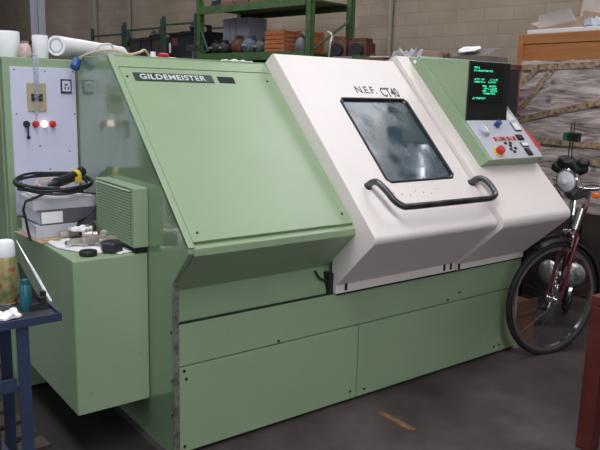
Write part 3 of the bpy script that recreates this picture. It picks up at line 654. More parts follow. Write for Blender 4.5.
part('base', lambda b: (box(b, -.045, .018, -.055, .055, 0, .026)), DARK, hd, bevel=.003)
part('clamp', lambda b: (box(b, .0, .016, -.04, -.02, .026, .06), box(b, -.012, .010, -.055, -.035, .02, .045)), BLACK, hd, bevel=.002)
part('angle_plate', lambda b: hexa(b, [(-.043, .02, .026), (.0, -.02, .026), (.0, -.015, .026), (-.043, .025, .026), (-.048, .055, .15), (-.044, .05, .15), (-.044, .055, .15), (-.048, .06, .15)]), DARK, hd)
fl = thing('scriber', 'long bright steel scriber leaning in the dark holder', 'scriber')
part('shaft', lambda b: tube(b, [(-.553, -.165, .858), (-.577, -.13, .925), (-.607, -.105, 1.00)], .005, 8, radii=[.0055, .0055, .004]), WHITE, fl)
part('blade', lambda b: tube(b, [(-.605, -.107, .995), (-.636, -.08, 1.072)], .003, 6, radii=[.0045, .0008]), CHROME, fl)
on('crumpled_paper', 'crumpled white paper lying on the blue table by the can', 'paper', lambda b: ragmesh(b, -.725, -.215, .10, .07, .1, 12, .015, .8435), PAPER, smooth=True)

on('floor_mat', 'black oily mat on the floor under the green side box', 'mat', lambda b: box(b, -1.0, -.03, -.05, 1.3, 0, .004), mat('oily_mat', (.008, .006, .006), .7, var=.3), bevel=.001)  # dark sheet paints in the floor shade below the side box and table
# a low dark pallet under the table
pal = thing('pallet', 'dark pallet on the floor beside the blue table', 'pallet', (-.66, .50, .0045), .1)
for k in range(4): part('slat', lambda b: box(b, -.45, .20, -.22+k*.15, -.12+k*.15, .05, .068), mat('dark_wood', (.035, .025, .02), .8, var=.3), pal)
for k in range(3): part('bearer', lambda b: box(b, -.44+k*.28, -.38+k*.28, -.22, .33, 0, .05), MATS['dark_wood'], pal)

# ================================================================== racks along the back wall (rack frame rotated 9 deg)
def W(x, y, z=0): v = WR @ Vector((x, y, z)); return (v.x, v.y, v.z)
rk = thing('storage_rack', 'tall green storage rack with wide shelves against the block wall', 'rack', W(5.4, 5.6), ANG)
for x, y in ((0, 1.19), (0, -1.22), (.85, 1.19), (.85, -1.22)):
    part('upright', lambda b: (box(b, x, x+.012, y-.05, y+.05, 0, 3.9), box(b, x, x+.08, y-.05, y-.04, 0, 3.9), box(b, x, x+.08, y+.04, y+.05, 0, 3.9)), RACKG, rk)
for z in (2.055, 2.77, 1.3, .3):
    part('shelf', lambda b: (box(b, .0, .93, -1.17, 1.14, z+.075, z+.095), box(b, -.02, .01, -1.17, 1.14, z, z+.11), box(b, .90, .93, -1.17, 1.14, z, z+.10)), RACKG, rk)
for y in (1.19, -1.22):
    part('brace', lambda b: (tube(b, [(.04, y, 2.15), (.85, y, 2.62)], .018, 6), tube(b, [(.85, y, 1.5), (.04, y, 2.05)], .018, 6)), mat('brace_grey', (.10, .12, .09), .6), rk)
part('corner_brace', lambda b: tube(b, [(.0, 1.13, 2.55), (.0, .93, 2.20)], .018, 6), RACKB, rk)
RZ = 2.1505
def rackthing(nm, label, cat, x, y, z=RZ, rz=0, group=None): return thing(nm, label, cat, W(x, y, z), ANG+rz, group)
def rp(t, nm, fn, m, **k): return part(nm, fn, m, t, **k)
t = rackthing('grey_carton', 'tall pale grey corrugated carton at the left end of the rack shelf', 'carton', 5.98, 6.36)
rp(t, 'box_body', lambda b: box(b, -.18, .2, -.33, .30, 0, .58), mat('carton_grey', (.33, .33, .38), .6, var=.04), bevel=.004)
rp(t, 'fold_line', lambda b: [box(b, -.186, -.18, -.02, -.0, 0, .58), box(b, -.186, -.18, .12, .13, 0, .58)], mat('carton_fold', (.24, .24, .28), .6))
t = rackthing('wooden_crate', 'reddish slatted wooden crate on the rack shelf', 'crate', 5.65, 5.12)
for k in range(5): rp(t, 'slat', lambda b: (box(b, -.17, -.155, -.20, .20, .01+k*.062, .062+k*.062), box(b, -.155, .22, -.20, -.185, .01+k*.062, .062+k*.062), box(b, -.155, .22, .185, .20, .01+k*.062, .062+k*.062)), CRATE)
rp(t, 'corner_post', lambda b: [box(b, x, x+.03, y, y+.03, 0, .33) for x in (-.15, .18) for y in (-.18, .15)], CRATE)
rp(t, 'crate_floor', lambda b: box(b, -.15, .2, -.18, .18, .0, .012), CRATE)
t = rackthing('small_crate', 'smaller reddish crate right of the slatted crate', 'crate', 5.85, 4.74)
rp(t, 'crate_body', lambda b: (box(b, -.16, .15, -.12, .12, 0, .30), box(b, -.175, -.16, -.12, -.09, 0, .32), box(b, -.175, -.16, .09, .12, 0, .32)), CRATE)
def motor(y, x, label, m1, sc_=1.0, rz=0):
    t = rackthing('electric_motor', label, 'motor', x, y, RZ, rz, 'electric motors on the rack shelf')
    rp(t, 'housing', lambda b: lathe(b, [(0, -.13*sc_), (.06*sc_, -.13*sc_), (.09*sc_, -.11*sc_)] + [((.10 if k % 2 else .088)*sc_, (-.10+.2*k/13)*sc_) for k in range(14)] + [(.09*sc_, .11*sc_), (.05*sc_, .13*sc_), (0, .13*sc_)], T(0, 0, .115*sc_) @ Rm(0, PI/2, 0), 20), m1, smooth=True)
    rp(t, 'shaft', lambda b: cyl(b, .018*sc_, .08*sc_, axis_m((-.12*sc_, 0, .115*sc_), (-1, 0, 0)), 12), STEEL)
    rp(t, 'foot', lambda b: box(b, -.09*sc_, .09*sc_, -.09*sc_, .09*sc_, 0, .03*sc_), m1)
    rp(t, 'terminal_box', lambda b: box(b, -.05*sc_, .05*sc_, -.045*sc_, .045*sc_, .20*sc_, .26*sc_), m1)
motor(6.55, 5.60, 'black motor in front of the grey carton, leftmost', DARK, .9)
motor(6.30, 5.55, 'black motor in front of the grey carton, second from left', DARK, .85, .3)
motor(6.04, 5.62, 'rust brown motor between the carton and the blue grey motor', RUST, 1.1, 1.2)
motor(5.74, 5.60, 'blue grey motor with round end beside the brown one', mat('motor_blue', (.10, .14, .18), .5, var=.2), 1.05, .1)
motor(5.50, 5.62, 'grey motor directly left of the slatted crate', mat('motor_grey', (.12, .12, .11), .5, var=.2), .9, -.3)
t = rackthing('pump_housing', 'grey cast pump lying near the right upright', 'pump', 5.52, 4.58)
rp(t, 'casing', lambda b: lathe(b, [(0, 0), (.10, 0), (.12, .04), (.11, .14), (.06, .20), (0, .21)], None, 18), mat('cast_grey', (.13, .12, .13), .6, var=.2), smooth=True)
rp(t, 'pipe', lambda b: tube(b, smoothpath([(.0, .0, .18), (-.05, -.05, .25), (-.08, -.15, .2)], 4), .03, 10), MATS['cast_grey'], smooth=True)
# upper shelf junk
for i, (y, w, h, m, lab) in enumerate(((6.55, .10, .12, DARK, 'black machine part at the left end of the upper shelf'), (6.25, .14, .10, RUST, 'rusty machine part on the upper shelf'), (5.92, .12, .09, mat('dark_red_iron', (.10, .03, .03), .6, var=.3), 'dark red machine part on the upper shelf'), (5.6, .13, .12, RUST, 'rusty casting beside the dark red part on the upper shelf'), (5.25, .14, .14, DARK, 'black casting toward the right on the upper shelf'))):
    t = rackthing('casting', lab, 'machine part', 5.62, y, 2.8655, .2*i, 'castings on the upper shelf')
    rp(t, 'block', lambda b: (hexa(b, [(-w, -w, 0), (w, -w, 0), (w, w, 0), (-w, w, 0), (-w*.8, -w*.7, h), (w*.7, -w*.7, h), (w*.7, w*.7, h), (-w*.8, w*.7, h)])), m, bevel=.01)
    rp(t, 'boss', lambda b: cyl(b, w*.4, h*.4, T(0, 0, h), 14), STEEL if i % 2 else m)
# second bay (right of the end frame) : items on a lower rack
rk2 = thing('low_rack', 'green low rack section right of the tall rack upright', 'rack', W(5.5, 3.70), ANG)
for x, y in ((0, .58), (.7, .58), (0, -.36), (.7, -.36)): part('upright', lambda b: box(b, x, x+.05, y-.03, y+.03, 0, 2.10), RACKG, rk2)
part('shelf', lambda b: box(b, -.02, .77, -.40, .62, 2.00, 2.06), RACKG, rk2)
for (x, y, z, w, h, m, lab, nm) in ((5.75, 4.05, 2.0605, .12, .30, RUST, 'rusty gearbox leaning behind the brace', 'gearbox'), (5.8, 3.75, 2.0605, .14, .27, mat('maroon', (.10, .03, .02), .6, var=.3), 'maroon casing at the right end of the racks', 'gearbox')):
    t = thing(nm, lab, 'gearbox', W(x, y, z), ANG+.2)
    rp(t, 'casing', lambda b: box(b, -w, w, -w, w, 0, h*.8), m, bevel=.02); rp(t, 'flange', lambda b: (cyl(b, w*.7, .05, axis_m((-w, 0, h*.4), (-1, 0, 0)), 18)), DARK); rp(t, 'lid', lambda b: box(b, -w*.7, w*.7, -w*.8, w*.8, h*.8, h), m, bevel=.005)
on('bent_pipe', 'pale bent pipe propped on the low rack', 'pipe', lambda b: tube(b, smoothpath([W(5.55, 4.12, 2.063), W(5.55, 4.10, 2.25), W(5.6, 4.12, 2.38), W(5.6, 4.2, 2.42)], 4), .015, 8), STEEL, smooth=True)

# stacked post pallets with bins further left
def frame_rack(y, hw, h, label):
    t = thing('post_rack', label, 'rack', W(5.4, y), ANG, 'post racks along the block wall')
    for x in (0, .8):
        for q in (-hw+.022, hw-.022): part('post', lambda b: box(b, x, x+.05, q-.022, q+.022, 0, h), RACKB, t)
    for z in (h-.16, 2.09, 1.45, .7):
        for xx in (0, .82): part('rail', lambda b: box(b, xx, xx+.03, -hw+.045, hw-.045, z, z+.03), RACKB, t)
    for z in (1.45, 2.09): part('tray', lambda b: box(b, .03, .82, -hw+.045, hw-.045, z, z+.015), RACKB, t)
    return t
frame_rack(7.32, .462, 2.80, 'post rack nearest the tall green rack, holding the large black box')
frame_rack(8.39, .60, 2.76, 'post rack in the middle, holding a row of grey bins')
frame_rack(9.56, .565, 2.70, 'post rack furthest left along the wall')
def wbin(y, x, w, h, m, label, z=2.1055, d=.6, gr='bins on the post racks'):
    t = thing('metal_bin', label, 'bin', W(x, y, z), ANG, gr)
    part('bin_body', lambda b: (box(b, -d/2, d/2, -w/2, w/2, 0, .01), box(b, -d/2, -d/2+.012, -w/2, w/2, .01, h), box(b, d/2-.012, d/2, -w/2, w/2, .01, h), box(b, -d/2, d/2, -w/2, -w/2+.012, .01, h), box(b, -d/2, d/2, w/2-.012, w/2, .01, h)), m, t)
    part('rim', lambda b: (box(b, -d/2-.012, -d/2, -w/2, w/2, h-.03, h)), m, t)
    return t
BB = mat('bin_black', (.016, .016, .020), .6, var=.3); BR = mat('bin_brownish', (.055, .045, .045), .6, var=.3, vscale=20)
t = wbin(7.31, 5.80, .80, .42, BB, 'large black box beside the tall green rack'); part('red_label', lambda b: box(b, -.304, -.301, .17, .32, .22, .34), RUST, t)
part('white_label', lambda b: box(b, -.304, -.301, .36, .41, .10, .26), PAPER, t)
wbin(8.07, 5.80, .33, .38, BR, 'grey bin on the middle rack, rightmost of three')
wbin(8.42, 5.80, .33, .36, BIN, 'grey bin on the middle rack, between two others')
wbin(8.77, 5.80, .33, .36, BR, 'grey bin on the middle rack, leftmost of three')
wbin(9.25, 5.80, .34, .26, CARD, 'brown carton on the furthest post rack'); wbin(9.68, 5.80, .44, .24, BB, 'black bin on the furthest post rack')
for (y, z, lab, s_) in ((7.16, 2.5265, 'black machine head on top of the large black box', 1.2), (8.42, 2.467, 'small dark part on top of the grey bins', .8), (9.25, 2.367, 'dark part on top of the brown carton on the furthest rack', 1.0)):
    t = thing('machine_casting', lab, 'machine part', W(5.8, y, z-.0), ANG)
    part('body', lambda b: (box(b, -.3, .3, -.20*s_, .20*s_, 0.0, .02), lathe(b, [(0, .02), (.09*s_, .02), (.11*s_, .08*s_), (.06*s_, .15*s_), (.03*s_, .2*s_), (0, .2*s_)], T(-.1, .05, 0), 14), box(b, -.15, .0, -.18*s_, -.02, .02, .10*s_)), DARK, t)
on('white_bag', 'small white bag on top of the large black box', 'bag', lambda b: lathe(b, [(0, 0), (.05, 0), (.06, .04), (.03, .09), (0, .1)], T(*W(5.56, 6.87, 2.5265)), 12), PAPER, smooth=True)

# ================================================================== bench with junk behind the machine
VX = 3.4
bn = thing('work_bench', 'long bench behind the machine carrying cardboard and scrap', 'bench', W(VX, 1.3), ANG)
part('bench_top', lambda b: box(b, -.20, .35, -.90, 1.25, 1.82, 1.86), RUST, bn)
for x in (-.15, .28):
    for y in (-.89, 1.15): part('leg', lambda b: box(b, x, x+.06, y, y+.06, 0, 1.82), DARK, bn)
part('side_board', lambda b: box(b, -.08, -.04, -.78, -.3, .8, 1.82), BLACK, bn)
def scrap(nm, label, cat, y, w, h, m, rz=0, tilt=.0, d=.30, x=VX, z=1.8605):
    o = part(nm, lambda b: box(b, -d/2, d/2, -w/2, w/2, 0, h, Rm(0, 0, 0)), m, bevel=.004); tag(o, label, cat)
    o.matrix_world = T(*W(x, y, z+abs(math.sin(tilt))*w/2)) @ Rm(0, 0, ANG+rz) @ Rm(tilt, 0, 0); return o
scrap('grey_box', 'flat pale grey box at the left end of the cluttered bench', 'box', 1.93, .18, .07, mat('dull_grey', (.28, .28, .28), .7, var=.2), .1)
scrap('green_box', 'small dark green box beside the flat grey box', 'box', 1.74, .10, .075, RACKG)
scrap('brown_board', 'reddish brown board lying on the cluttered bench', 'board', 1.54, .20, .055, mat('brown_board_m', (.20, .10, .07), .7, var=.2), -.1)
scrap('scrap_card', 'pale card sheet lying over the brown board', 'cardboard', 1.53, .16, .010, CARDL, .2, z=1.9165)
on('plastic_film', 'crumpled grey plastic film behind the cream door', 'plastic film', lambda b: (ragmesh(b, 0, 0, .25, .28, .2, 4, .11, 0)), mat('film_grey', (.42, .40, .44), .4, var=.2, vscale=25), smooth=True).location = W(VX, 1.27, 1.862)
scrap('cardboard_flat', 'light brown flat carton behind the green console', 'carton', .98, .15, .095, mat('card_mid', (.38, .27, .22), .85, var=.12), .1, .06)
on('dark_rag', 'dark brown rag heap behind the console', 'rag', lambda b: (ragmesh(b, 0, 0, .12, .09, .6, 9, .08, 0)), RUST, smooth=True).location = W(VX, .905, 1.8615)
t = thing('open_carton', 'open grey brown carton with white sheet behind the display', 'carton', W(VX, .585, 1.8605), ANG)
t.scale = (.9, .9, 1)
CG = mat('carton_dull', (.17, .14, .13), .85, var=.1)
part('carton_body', lambda b: (box(b, -.18, .18, -.17, .20, 0, .01), box(b, -.18, -.17, -.17, .20, .01, .05), box(b, .17, .18, -.17, .20, .01, .05), box(b, -.17, .17, -.17, -.16, .01, .05), box(b, -.17, .17, .19, .20, .01, .05)), CG, t)
part('flap', lambda b: hexa(b, [(-.18, -.15, .05), (-.18, .20, .05), (-.175, .20, .05), (-.175, -.15, .05), (-.05, -.21, .115), (-.05, .14, .115), (-.045, .14, .118), (-.045, -.21, .118)]), CG, t)
on('white_sheet', 'white sheet of film on the open carton behind the display', 'sheet', lambda b: (ragmesh(b, 0, 0, .10, .16, .1, 6, .006, 0)), PAPER, smooth=True).matrix_world = T(*W(VX-.128, .61, 1.962)) @ Rm(0, 0, ANG) @ Rm(0, math.radians(-26), 0)

# ================================================================== big wooden case with wrapped panel at right
cs = thing('wooden_case', 'tall orange wooden case with paper wrapped front at the right', 'case', (3.9, .4, 0))
def K(name, fn, m, parent=None, **k): o = part(name, fn, m, **k); o.data.transform(T(-3.9, -.4, 0)); o.parent = parent or cs; return o
K('case_body', lambda b: (box(b, 3.93, 4.55, -.45, 1.20, .0, 2.12)), CARD)
K('lower_panel', lambda b: box(b, 3.89, 3.93, -.45, 1.17, .02, .70), mat('dark_wood', (.035, .025, .02), .8, var=.3))  # dark board stands in for the shadow and clutter low on the case
K('top_rail', lambda b: box(b, 3.895, 3.93, -.45, 1.205, 2.050, 2.130), OAK, bevel=.004)
K('upper_board', lambda b: box(b, 3.902, 3.93, -.45, 1.17, 1.895, 2.044), OAK, bevel=.003)
K('side_post', lambda b: box(b, 3.885, 3.93, 1.17, 1.215, 0, 2.130), OAK, bevel=.004)
K('side_post', lambda b: box(b, 3.885, 3.93, -.50, -.45, 0, 2.130), OAK, bevel=.004)
def wrapped(b):
    rnd = random.Random(5); ny, nz = 50, 50; V = []
    for i in range(ny+1):
        row = []
        for j in range(nz+1):
            y = -.45+1.62*i/ny; z = .70+1.205*j/nz
            x = 3.905-.012*(math.sin(z*31+2*math.sin(y*5))*.5+.5)-.008*rnd.random()-.01*(math.sin(y*9+z*4)*.5+.5)
            row.append(b.verts.new((x, y, z+(rnd.random()*.012 if j == nz else 0))))
        V.append(row)
    for i in range(ny):
        for j in range(nz): b.faces.new((V[i][j], V[i][j+1], V[i+1][j+1], V[i+1][j]))
    back = [b.verts.new((3.93, y, z)) for y, z in ((-.45, .70), (1.17, .70), (1.17, 1.905), (-.45, 1.905))]
    b.faces.new(back)
wp = K('paper_wrapping', wrapped, WRAP, smooth=True)
def tape(y0, z0, y1, z1, w=.045):
    d = Vector((0, y1-y0, z1-z0)); L = d.length; n = Vector((0, -d.z, d.y)).normalized()*w/2
    def f(b):
        k = 14; A = []
        for i in range(k+1):
            c = Vector((3.872+.003*math.sin(i*2), y0, z0))+d*i/k
            A.append([b.verts.new(c+n), b.verts.new(c-n), b.verts.new(c-n+Vector((.006, 0, 0))), b.verts.new(c+n+Vector((.006, 0, 0)))])
        for i in range(k):
            for q in range(4): b.faces.new((A[i][q], A[i][(q+1) % 4], A[i+1][(q+1) % 4], A[i+1][q]))
        b.faces.new(A[0][::-1]); b.faces.new(A[-1])
    K('brown_tape', f, TAPE, wp)
tape(1.16, 1.855, -.44, 1.885); tape(1.12, 1.52, .85, 1.84); tape(1.14, 1.72, .98, 1.86); tape(1.16, 1.41, -.44, 1.78); tape(1.10, 1.25, -.44, 1.24); tape(.72, 1.12, .0, 1.10)
# on top
on('white_board', 'white board with worn edge lying on the wooden case', 'board', lambda b: box(b, 3.90, 4.5, -.45, 1.145, 2.1305, 2.165), PAPER, bevel=.006)
t = thing('open_carton', 'pale open carton with raised flaps on the white board', 'carton', (4.12, .92, 2.1655), -.1)
part('carton_body', lambda b: (box(b, -.14, .20, -.26, .16, 0, .01), box(b, -.14, -.13, -.26, .16, .01, .06), box(b, .19, .2, -.26, .16, .01, .13), box(b, -.13, .19, -.26, -.25, .01, .13), box(b, -.13, .19, .15, .16, .01, .13)), CARD, t)
part('flap', lambda b: hexa(b, [(-.14, -.20, .06), (-.14, .17, .02), (-.135, .17, .02), (-.135, -.20, .06), (-.20, -.17, .15), (-.20, .13, .12), (-.195, .13, .12), (-.195, -.17, .15)]), CARDL, t)
part('flap', lambda b: hexa(b, [(.19, -.24, .13), (.19, .02, .13), (.196, .02, .13), (.196, -.24, .13), (.16, -.34, .27), (.16, -.02, .27), (.166, -.02, .27), (.166, -.34, .27)]), CARDL, t)
part('flap', lambda b: hexa(b, [(-.13, .16, .02), (.19, .16, .10), (.19, .164, .10), (-.13, .164, .02), (-.16, .24, .06), (.15, .24, .14), (.15, .244, .14), (-.16, .244, .06)]), CARD, t)
on('plastic_bag', 'crumpled clear plastic beside the open carton', 'plastic', lambda b: ragmesh(b, 0, 0, .14, .14, .2, 2, .07, 0), mat('film_pale', (.5, .52, .58), .3, var=.2), smooth=True).location = (4.03, .60, 2.166)
on('brown_plank', 'brown plank standing upright on the wooden case', 'plank', lambda b: box(b, 4.25, 4.29, .50, .67, 2.166, 3.2), mat('plank_brown', (.27, .19, .14), .7, var=.15))
on('papered_board', 'white papered panel standing at the right end of the case top', 'panel', lambda b: (box(b, 4.20, 4.23, -.45, .465, 2.166, 3.1)), mat('panel_white', (.50, .52, .58), .6, var=.15, vscale=18))

# ================================================================== bicycles
def bicycle(label, cp, heading, steer, frame_m, red=True, R=.36, group=None):
    bk = thing('bicycle', label, 'bicycle', (cp[0], cp[1], 0), heading, group)
    # local: +x forward, front contact at origin
    ax0 = Vector((-.045, 0, R)); t_ = math.radians(20); axd = Vector((-math.sin(t_), 0, math.cos(t_)))
    pivot = Vector((0, 0, 0))
    S = Matrix.Rotation(steer, 4, 'Z')
    def wheel(cx, steerM, suffix=''):
        M = steerM @ T(cx, 0, R) @ Rm(PI/2, 0, 0)
        w = part('wheel', lambda b: lathe(b, [(R-.008+.018*math.cos(a), .019*math.sin(a)) for a in [2*PI*k/10 for k in range(10)]], M, 56, closed=True), TYRE, bk, smooth=True)
        part('rim', lambda b: lathe(b, [(R-.045, -.011), (R-.022, -.014), (R-.022, .014), (R-.045, .011)], M, 56, closed=True), CHROME, w, smooth=True)
        def sp_(b):
            for k in range(28):
                a = 2*PI*k/28; s = (-1)**k
                tube(b, [M @ Vector((.022*math.cos(a+.9*s), .022*math.sin(a+.9*s), .028*s)), M @ Vector(((R-.04)*math.cos(a), (R-.04)*math.sin(a), 0))], .0009, 4)
        part('spokes', sp_, mat('dull_spoke', (.12, .12, .12), .4, metal=.6), w)
        part('hub', lambda b: (cyl(b, .014, .09, M @ T(0, 0, -.045), 14), cyl(b, .028, .006, M @ T(0, 0, .024), 16), cyl(b, .028, .006, M @ T(0, 0, -.030), 16)), CHROME, w, smooth=True)
        return M
    Mf = wheel(0, S); wheel(-1.08, Matrix())
    def fork(b):
        for s in (-1, 1):
            tube(b, smoothpath([S @ Vector((0, .055*s, R)), S @ Vector((-.035, .055*s, R+.10)), S @ Vector((-.065, .052*s, R+.25)), S @ Vector((-.115, .045*s, R+.40))], 4), .011, 8)
        tube(b, [S @ Vector((-.115, -.05, R+.40)), S @ Vector((-.115, .05, R+.40))], .016, 8)
    part('fork', fork, frame_m, bk, smooth=True)
    def mud(b, M, a0, a1, r):
        A = []
        n = 26
        for i in range(n+1):
            a = a0+(a1-a0)*i/n; row = []
            for q in range(5):
                y = -.028+.014*q; rr = r+.012*(1-((q-2)/2)**2)
                row.append(b.verts.new(M @ Vector((rr*math.cos(a), rr*math.sin(a), y))))
            for q in range(4, -1, -1):
                y = -.028+.014*q; rr = r+.012*(1-((q-2)/2)**2)-.002
                row.append(b.verts.new(M @ Vector((rr*math.cos(a), rr*math.sin(a), y))))
            A.append(row)
        for i in range(n):
            for q in range(10): b.faces.new((A[i][q], A[i][(q+1) % 10], A[i+1][(q+1) % 10], A[i+1][q]))
    part('mudguard', lambda b: mud(b, Mf, math.radians(62), math.radians(185), R+.018), BLACK, bk, smooth=True)
    part('mudguard', lambda b: mud(b, T(-1.08, 0, R) @ Rm(PI/2, 0, 0), math.radians(0), math.radians(200), R+.018), BLACK, bk, smooth=True)
    hd0 = Vector((-.115, 0, R+.40)); hd1 = Vector((-.205, 0, .95)); st = Vector((-.225, 0, 1.03))
    seat0 = Vector((-.66, 0, .28)); seat1 = Vector((-.80, 0, .78)); rear = Vector((-1.08, 0, R))
    hd0w = S @ hd0; hd0w = Vector((hd0w.x, hd0w.y, hd0w.z))
    hdT = Vector((S @ hd1)); stT = Vector((S @ st))
    def fr(b):
        tube(b, [hd0w, hdT], .019, 10)
        tube(b, [hd0w*.6+hdT*.4, seat0], .016, 10); tube(b, [hdT*.85+hd0w*.15, Vector((-.78, 0, .72))], .015, 10); tube(b, [seat0, seat1], .016, 10)
        for s in (-1, 1):
            tube(b, [seat0+Vector((0, .02*s, 0)), rear+Vector((0, .055*s, 0))], .009, 8); tube(b, [Vector((-.77, .015*s, .70)), rear+Vector((0, .055*s, 0))], .008, 8)
    part('frame', fr, frame_m, bk, smooth=True)
    part('stem', lambda b: tube(b, [hdT, stT, stT+(S.to_3x3() @ Vector((.05, 0, .03)))], .013, 8), CHROME, bk, smooth=True)
    def bar(b):
        pts = [(-.33, .30, 1.12), (-.27, .27, 1.13), (-.18, .20, 1.10), (-.165, .10, 1.065), (-.165, 0, 1.055), (-.165, -.10, 1.065), (-.18, -.20, 1.12), (-.27, -.27, 1.15), (-.33, -.30, 1.14)]
        tube(b, smoothpath([S @ Vector(p) for p in pts], 4), .011, 10)
    hbp = part('handlebar', bar, CHROME, bk, smooth=True)
    for s in (-1, 1):
        part('grip', lambda b: tube(b, [S @ Vector((-.255, .262*s, 1.132-.01*s)), S @ Vector((-.36, .315*s, 1.12-.01*s))], .0175, 10), BLACK, hbp, smooth=True)
        part('brake_lever', lambda b: tube(b, smoothpath([S @ Vector((-.20, .21*s, 1.075)), S @ Vector((-.18, .25*s, 1.04)), S @ Vector((-.24, .30*s, 1.04)), S @ Vector((-.30, .33*s, 1.05))], 4), .006, 6), CHROME, hbp, smooth=True)
        part('brake_cable', lambda b: tube(b, smoothpath([S @ Vector((-.18, .22*s, 1.06)), S @ Vector((-.05, .14*s, 1.10)), S @ Vector((-.04, .03*s, .98)), S @ Vector((-.09, .015*s, .84))], 6), .0035, 6), BLACK, hbp, smooth=True)
    # headlight
    hM = S @ axis_m((-.055, -.03, 1.105), (1, .15, -.12)) @ Matrix.Scale(1.25, 4)
    hl = part('headlight', lambda b: lathe(b, [(0, -.075), (.025, -.07), (.048, -.045), (.058, -.01), (.062, .0), (.058, .008), (.052, .008)], hM, 26), CHROME, bk, smooth=True)
    part('lens', lambda b: lathe(b, [(.0, .018), (.03, .014), (.054, .004), (.054, -.002), (0, -.002)], hM, 26), mat('lens_glass', (.72, .73, .78), .12, metal=.1, coat=1), hl, smooth=True)
    part('bulb', lambda b: lathe(b, [(0, .0185), (.012, .0185), (.014, .022), (0, .026)], hM, 12), WHITE, hl, smooth=True)
    part('light_bracket', lambda b: tube(b, [S @ Vector((-.165, 0, 1.05)), S @ Vector((-.12, -.02, 1.06)), S @ Vector((-.11, -.03, 1.10))], .009, 6), CHROME, bk)
    # front brake / reflectors
    part('brake_caliper', lambda b: (tube(b, smoothpath([S @ Vector((-.07, -.045, .70)), S @ Vector((-.07, -.05, .77)), S @ Vector((-.07, 0, .80)), S @ Vector((-.07, .05, .77)), S @ Vector((-.07, .045, .70))], 4), .008, 6), cyl(b, .014, .05, S @ axis_m((-.10, 0, .79), (1, 0, 0)), 10)), CHROME, bk, smooth=True)
    part('saddle', lambda b: hexa(b, [(-.98, -.10, .90), (-.68, -.025, .90), (-.68, .025, .90), (-.98, .10, .90), (-.97, -.09, .965), (-.69, -.018, .955), (-.69, .018, .955), (-.97, .09, .965)]), BLACK, bk, bevel=.02, smooth=True)
    part('seat_post', lambda b: tube(b, [seat1, Vector((-.835, 0, .905))], .013, 8), CHROME, bk)
    part('crank', lambda b: (cyl(b, .085, .006, T(-.66, -.045, .28) @ Rm(PI/2, 0, 0), 28), tube(b, [(-.66, -.05, .28), (-.62, -.085, .12)], .01, 6), tube(b, [(-.66, .05, .28), (-.70, .085, .44)], .01, 6)), CHROME, bk, smooth=True)
    part('pedal', lambda b: box(b, -.67, -.57, -.19, -.09, .11, .13), BLACK, bk); part('pedal', lambda b: box(b, -.75, -.65, .09, .19, .43, .45), BLACK, bk)
    part('chain_guard', lambda b: hexa(b, [(-.58, -.055, .20), (-.58, -.065, .20), (-1.10, -.065, .30), (-1.10, -.055, .30), (-.58, -.055, .40), (-.58, -.065, .40), (-1.10, -.065, .40), (-1.10, -.055, .40)]), mat('guard_silver', (.45, .45, .48), .3, metal=.6), bk)
    return bk, S
b1, S1_ = bicycle('red bicycle with chrome headlight and front wheel turned, beside the machine', (2.55, -.17), math.radians(206), math.radians(-38), REDP)
# mirror on twin stalks and a bag clipped on the bars, orange indicator
mr = part('mirror', lambda b: (box(b, -.012, .012, -.02, .075, 1.335, 1.395, S1_ @ T(-.20, -.17, .0))), DARK, b1, bevel=.008)
part('mirror_glass', lambda b: box(b, .012, .014, .015, .065, 1.347, 1.383, S1_ @ T(-.20, -.17, .0)), SCREEN, mr)
part('green_reflector', lambda b: box(b, -.014, .016, -.052, -.022, 1.34, 1.39, S1_ @ T(-.20, -.17, .0)), mat('green_reflector_m', (.01, .12, .06), .3), mr, bevel=.004)
part('stalk', lambda b: (tube(b, [S1_ @ Vector((-.20, -.175, 1.10)), S1_ @ Vector((-.20, -.175, 1.45))], .004, 6), tube(b, [S1_ @ Vector((-.20, -.150, 1.10)), S1_ @ Vector((-.20, -.150, 1.46))], .004, 6)), DARK, mr)
part('orange_indicator', lambda b: lathe(b, [(0, -.02), (.018, -.018), (.021, 0), (.017, .016), (0, .02)], S1_ @ axis_m((-.12, .14, 1.035), (1, 0, 0)), 16), ORANGE, b1, smooth=True)
def bag(b):
    for (x, y, z, rx, ry, rz_) in ((-.22, -.20, 1.20, .05, .075, .045), (-.23, -.11, 1.17, .05, .07, .05), (-.22, -.27, 1.16, .04, .05, .04), (-.20, -.05, 1.21, .035, .05, .03)):
        r_ = bmesh.ops.create_icosphere(b, subdivisions=2, radius=1)
        for v in r_['verts']: v.co = S1_ @ Vector((x+v.co.x*rx*(1+.15*math.sin(v.co.y*7)), y+v.co.y*ry, z+v.co.z*rz_*(1+.12*math.sin(v.co.x*9))))
part('handlebar_bag', bag, BLACK, b1, smooth=True)
part('front_fork_cover', lambda b: tube(b, [S1_ @ Vector((-.13, 0, .80)), S1_ @ Vector((-.17, 0, .93))], .028, 12), CHROME, b1, smooth=True)

tr = thing('sack_truck', 'chrome tube sack truck standing right of the bicycle handlebars', 'sack truck', (3.06, -.36, 0), .25)
part('tube_frame', lambda b: tube(b, smoothpath([(-.045, 0, .12), (-.045, 0, .7), (-.045, 0, 1.0), (0, 0, 1.045), (.045, 0, 1.0), (.045, 0, .7), (.045, 0, .12)], 5), .010, 10), CHROME, tr, smooth=True)
part('toe_plate', lambda b: box(b, -.07, .07, -.10, .02, .0, .012), DARK, tr)
for q in (-1, 1): part('wheel', lambda b: cyl(b, .06, .025, axis_m((.055*q, .03, .0605), (q, 0, 0)), 20), TYRE, tr, smooth=True)
part('axle', lambda b: (tube(b, [(-.06, .03, .06), (.06, .03, .06)], .008, 8), box(b, -.05, .05, -.008, .03, .05, .13)), DARK, tr)
